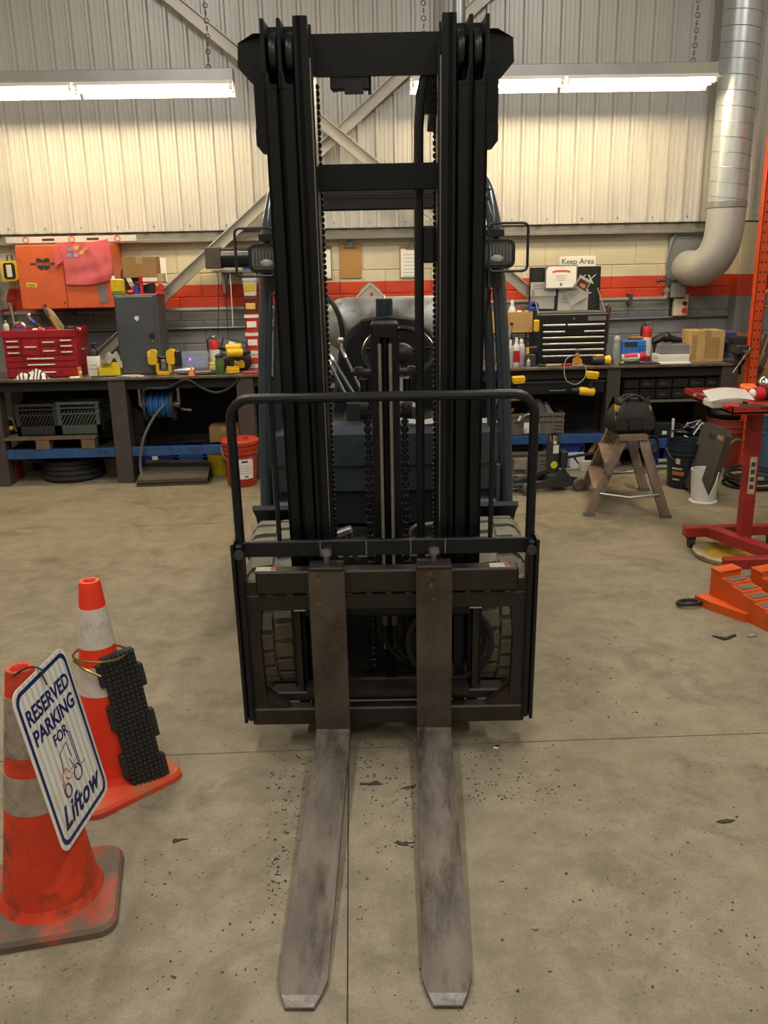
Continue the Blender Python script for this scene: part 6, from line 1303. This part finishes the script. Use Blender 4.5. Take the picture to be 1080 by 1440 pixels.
# floor scraps
p = onz(1020, 897); t = MB().prism([(-.055, .02), (-.02, -.03), (.01, -.02), (.06, .015), (.055, .03), (.0, -.005)], 'z', .0, .006).done('rubber_shard', blackp, None, (p.x, p.y, 0)); tag(t, 'black rubber shard lying on the floor before the orange ramps', 'scrap')
p = onz(1057, 895); t = MB().box(0, 0, .004, .04, .02, .008, rz=.4).done('paint_chip', mat('chip_grey', '8a857a', .6), None, (p.x, p.y, 0)); tag(t, 'small grey chip beside the black rubber shard on the floor', 'scrap')
p = onz(697, 1053); t = MB().box(0, 0, .003, .018, .008, .006, rz=-.5).done('paint_chip', white, None, (p.x, p.y, 0)); tag(t, 'tiny white chip on the floor beside the forklift carriage', 'scrap')
p = onz(1020, 1156); t = MB().prism([(-.03, .0), (-.01, -.008), (.02, -.004), (.035, .006), (.01, .012), (-.015, .008)], 'z', .0, .003).done('dirt_clump', joint, None, (p.x, p.y, 0)); tag(t, 'dark dirt clump alone on the bare floor in front of the ramps', 'dirt')
rn = random.Random(11); grit = MB()
def flake(x, y, r):
    a0 = rn.uniform(0, 6); n = rn.choice((4, 5, 6)); el = rn.uniform(.4, 1)
    q = [(x+r*rn.uniform(.6, 1.2)*math.cos(2*PI*i/n), y+r*el*rn.uniform(.6, 1.2)*math.sin(2*PI*i/n)) for i in range(n)]
    ca_, sa = math.cos(a0), math.sin(a0); q = [(x+(a-x)*ca_-(b_-y)*sa, y+(a-x)*sa+(b_-y)*ca_) for a, b_ in q]
    grit.prism(q, 'z', .0002, .0016)
for px0, px1, py0, py1, n, big in ((375, 440, 1060, 1260, 170, .007), (500, 590, 1035, 1160, 150, .006), (520, 600, 1160, 1215, 30, .006), (650, 790, 1040, 1130, 150, .006), (330, 420, 1240, 1400, 50, .005), (700, 1070, 1060, 1430, 90, .006), (190, 330, 1180, 1400, 50, .006), (500, 620, 1220, 1420, 30, .004), (760, 950, 880, 1030, 60, .007)):
    for _ in range(n):
        p = onz(rn.uniform(px0, px1), rn.uniform(py0, py1)); flake(p.x, p.y, big*rn.uniform(.2, 1)**1.6)
grit = grit.done('floor_grit', joint, None, sm=0); grit['kind'] = 'stuff'; grit['label'] = 'dark flakes of grit scattered over the concrete around the fork blades'
for i, (px, py, lab, k) in enumerate(((521, 1103, 'dark oil clump between the forks near their heels', 1.0), (566, 1187, 'dark oil clump between the forks nearer their middle', .9), (576, 1107, 'small dark clump beside the fork on the ramp side', .6), (700, 1049, 'small dark clump beyond the tiny white chip near the carriage', .45), (250, 1182, 'dark streak of dirt on the floor beside the scuffed cone base', .7))):
    p = onz(px, py); m = MB()
    q = []
    for j in range(13):
        a_ = 2*PI*j/13; r_ = k*.024*rn.choice((.35, .6, .8, 1.1))*rn.uniform(.7, 1.2); q.append((r_*1.6*math.cos(a_), r_*.7*math.sin(a_)+.2*r_*math.cos(a_)))
    t = m.prism(q, 'z', .0004, .003).done('dirt_clump', joint, None, (p.x, p.y, 0), sm=0); tag(t, lab, 'dirt')
p = onz(753, 1307); t = MB().sph((0, 0, .004), (.008, .005, .004), 8, 6).done('pebble', mat('pebble_tan', 'a08a5c', .7), None, (p.x, p.y, 0)); tag(t, 'small tan pebble on the bare floor beside the fork tip', 'pebble')
# birdhouse shaped box behind the seat
p = at(521, 420, 7.3)
o = thing('birdhouse', 'small pale house shaped box with a teal roof on the bench behind the forklift seat', 'birdhouse', (p.x, 7.35, BZ))
MB().b2(-.05, .05, -.05, .05, 0, at(521, 445, 7.3).z-BZ, .004).done('plinth', mat('plinth_cream', 'b8b09c', .6), o)
hz = at(521, 425, 7.3).z-BZ
zt = at(521, 400, 7.3).z-BZ; zb_ = at(521, 419, 7.3).z-BZ
MB().prism([(-.115, zb_), (.115, zb_), (0, zt)], 'y', -.05, .05).b2(-.08, .08, -.05, .05, zb_-.15, zb_).done('walls', mat('house_cream', 'b9ad98', .7), o, sm=0)
for s in (-1, 1): MB().prism([(0, zt+.012), (0, zt-.002), (s*.135, zb_-.018), (s*.145, zb_-.01)], 'y', -.058, -.04).done('gable_edge', mat('edge_pale', 'd0c4ae', .7), o, sm=0)
for s in (-1, 1): MB().prism([(0, zt+.022), (0, zt+.012), (s*.08, zt-.06), (s*.09, zt-.055)], 'y', -.04, .06).done('roof_panel', mat('roof_teal', '5a9c9c', .6), o, sm=0)
MB().cyl((.01, -.05, zb_+.03), (.01, -.053, zb_+.03), .012, n=12).done('round_mark', mat('mark_red', '8a3a34', .5), o)
bw = bench(.1, RX0-.36, [(.3, .44)], [], 'short workbench section standing behind the forklift')
# ---------------------------------------------------------------- traffic cones
oc = mat('cone_orange', 'e4381a', .45, 0, .05, 6, .05, 60)
oc2 = mat('cone_orange_scuffed', 'd23c1a', .6, 0, .16, 9, .12, 60, '7a3520', .40, 8)
wt = mat('cone_white_band', 'cfc9c0', .5, 0, .08, 30, .1, 150, '9a9186', .2, 8)
wt2 = mat('cone_dirty_band', 'a09484', .7, 0, .2, 20, .1, 80, '5d5040', .4, 7)
bs1 = mat('cone_base_grimy', '63574a', .75, 0, .2, 7, .1, 60, 'c0462a', .34, 5)
bs2 = mat('cone_base_orange', 'd84a26', .5, 0, .12, 7, .06, 60, '9a6a4c', .42, 5)
def cone(lab, x, y, rz, r0, r1, h, bands, om, wm, bm_, base=.185, tilt=0):
    o = thing('traffic_cone', lab, 'traffic cone', (x, y, 0), rz); o.rotation_euler = (0, tilt, rz)
    MB().loft([[Vector((a*k, b_*k, z)) for a, b_ in rrect(base*2, base*2, .05, 4)] for z, k in ((0, 1), (.018, 1), (.03, .96), (.038, .80))]).done('base_plate', bm_, o, sm=30)
    def R(z): return r0+(r1-r0)*(z-.03)/(h-.03)
    MB().lathe([(r0*1.10, .034), (r0*1.04, .045), (R(.065)+.001, .065)], 40).done('foot_ring', om, o)
    MB().lathe([(R(.03), .036), (R(h-.01), h-.01), (R(h)-.003, h), (R(h)-.012, h), (R(h)-.018, h-.01), (R(h)-.020, h-.06), (.002, h-.08)], 40).done('body', om, o)
    for z0, z1, col in bands: MB().lathe([(R(z0)+.0015, z0), (R(z1)+.0015, z1)], 40).done('reflective_band', col, o)
    return o
C1 = (-.905, 2.12)
cone('scuffed orange cone with grimy bands carrying the parking sign', *C1, math.radians(10.4), .132, .036, .735, ((.50, .664, wt2), (.341, .445, wt2)), oc2, wt2, bs1)
C2 = (-.895, 2.73)
cone('clean bright orange cone with white bands behind the sign cone', *C2, math.radians(44), .112, .034, .75, ((.523, .66, wt), (.358, .46, wt)), oc, wt, bs2)
# parking sign
TL, TR, BR, BL = Vector((-.855, 1.926, .752)), Vector((-.823, 2.229, .749)), Vector((-.742, 2.215, .299)), Vector((-.773, 1.912, .303))
sxv = (TR-TL).normalized(); szv = (TL-BL).normalized(); syv = szv.cross(sxv).normalized()
M = Matrix((sxv, syv, szv)).transposed().to_4x4(); M.translation = (TL+BR)/2
o = thing('parking_sign', 'white reserved parking sign hung on the scuffed cone', 'sign'); o.matrix_world = M
SW, SH = .305, .457
def sgm():
    M_ = mat('sign_white', 'dcdcd6', .32, .0, .04, 6, 0, 80, 'c4bf9c', .2, 4); g = N(M_); p = M_.node_tree.nodes['Principled BSDF']
    tc = g.a('ShaderNodeTexCoord'); w1 = g.a('ShaderNodeTexWave', wave_type='BANDS', bands_direction='X', i_Scale=12.0, i_Distortion=.05); g.c(tc.outputs['Object'], w1.inputs[0])
    bp = g.a('ShaderNodeBump', i_Strength=.35, i_Distance=.01); g.c(w1.outputs['Fac'], bp.inputs['Height']); g.c(bp.outputs[0], p.inputs['Normal']); return M_
navy = mat('sign_navy', '1b2560', .4, 0, .05)
MB().prism(rrect(SW, SH, .035, 6), 'y', -.001, .001).done('plate', sgm(), o, sm=0)
ro, ri = rrect(SW-.022, SH-.022, .03, 6), rrect(SW-.044, SH-.044, .024, 6)
m = MB(); m.loft([[Vector((a, y, b_)) for a, b_ in r_] for r_, y in ((ro, -.0012), (ro, -.0017), (ri, -.0017), (ri, -.0012))], caps=False).done('border', navy, o, sm=0)
fy = -.0016
text('lettering', 'RESERVED', .058, navy, o, (0, fy, .140), off=.0014, sx=.92); text('lettering', 'PARKING', .058, navy, o, (0, fy, .082), off=.0014, sx=.96); text('lettering', 'FOR', .042, navy, o, (0, fy, .033), off=.0007, sx=1.0)
text('lettering', 'Liftow', .080, navy, o, (-.004, fy, -.160), off=.0020, shear=.35, sx=1.0, sp=1.06)
def line(pts, m_, r=.0016): MB().tube([(a, -.0012, b_) for a, b_ in pts], r, 4).done('truck_line', m_, o, sm=0)
rl = mat('sign_red', 'b03038', .5)
line([(-.040, -.055), (-.030, -.005), (.012, .005), (.018, -.04)], navy); line([(.035, .020), (.040, -.085), (.075, -.085)], navy); line([(.045, .020), (.048, -.080)], navy)
line([(-.055, -.085), (-.05, -.055), (-.025, -.05), (-.015, -.07), (.02, -.065), (.03, -.055)], rl); line([(-.06, -.075), (-.065, -.10), (-.055, -.11)], rl); line([(-.04, -.07), (-.02, -.085), (.0, -.08)], rl); line([(.005, -.04), (.015, -.075), (.03, -.08)], navy)
for x, z, r in ((-.045, -.105, .017), (.025, -.092, .021)): m = MB(); m.torus((x, -.0012, z), r, .0025, 'y', 18, 4); m.done('truck_wheel', navy, o, sm=0)
for z in (SH/2-.016, -SH/2+.016): MB().cyl((0, -.0014, z), (0, -.002, z), .006, n=12).done('bolt_hole', ink, o)
MB().tube(spline([(.0, -.004, SH/2-.018), (-.004, -.012, SH/2-.004), (.0, .012, SH/2+.008), (.005, .05, SH/2+.0), (.0, .075, SH/2-.01)]), .0028, 6).tube([(.0, -.005, SH/2-.014), (.004, -.008, SH/2-.05)], .0024, 6).done('zip_tie', ink, o)
# rubber ramp piece leaning on the clean cone
b0 = (onz(192, 1124)+onz(240, 1107))/2; t0 = at(168, 926, b0.y+.035)
zv = (t0-b0).normalized(); wv = (onz(240, 1107)-onz(192, 1124)).normalized(); yv = zv.cross(wv).normalized(); wv = yv.cross(zv)
M = Matrix((wv, yv, zv)).transposed().to_4x4(); M.translation = b0+yv*.03+Vector((0, 0, .012))
o = thing('rubber_ramp', 'black studded rubber block leaning on the clean cone', 'block'); o.matrix_world = M
Lr = (t0-b0).length; rb = mat('ramp_rubber', '262524', .75, 0, .12, 12, .15, 80)
MB().b2(-.058, .058, -.005, .03, 0, Lr, .003).done('slab', rb, o)
for z0, z1, s in ((.02, .10, 1), (.17, .27, 1), (.36, .44, 1), (.24, .33, -1), (.06, .15, -1), (.40, .48, -1)): MB().b2(*sorted((s*.055, s*.075)), -.004, .028, z0, min(z1, Lr), .003).done('side_lug', rb, o)
m = MB()
nz_ = int(Lr/.0165)
for i in range(7):
    for j in range(nz_): m.box(-.049+.0163*i, -.008, .012+.0165*j, .0115, .008, .0115, bev=.002)
m.done('grip_stud', rb, o, sm=0)['kind'] = 'stuff'
ring = Vector((C2[0], C2[1], .495))
o = tag(MB().torus((.015, -.02, 0), .088, .0042, 'z', 40, 8, M=Matrix.Rotation(-.10, 4, 'X') @ Matrix.Rotation(.05, 4, 'Y')).tube(spline([(-.06, -.07, .0), (-.01, -.115, -.012), (.045, -.135, -.03)]), .0042, 8).done('brass_ring', mat('brass', '8d7a3c', .3, .85, .15, 10), None, tuple(ring)), 'brass wire ring looped around the clean cone above the rubber block', 'ring')
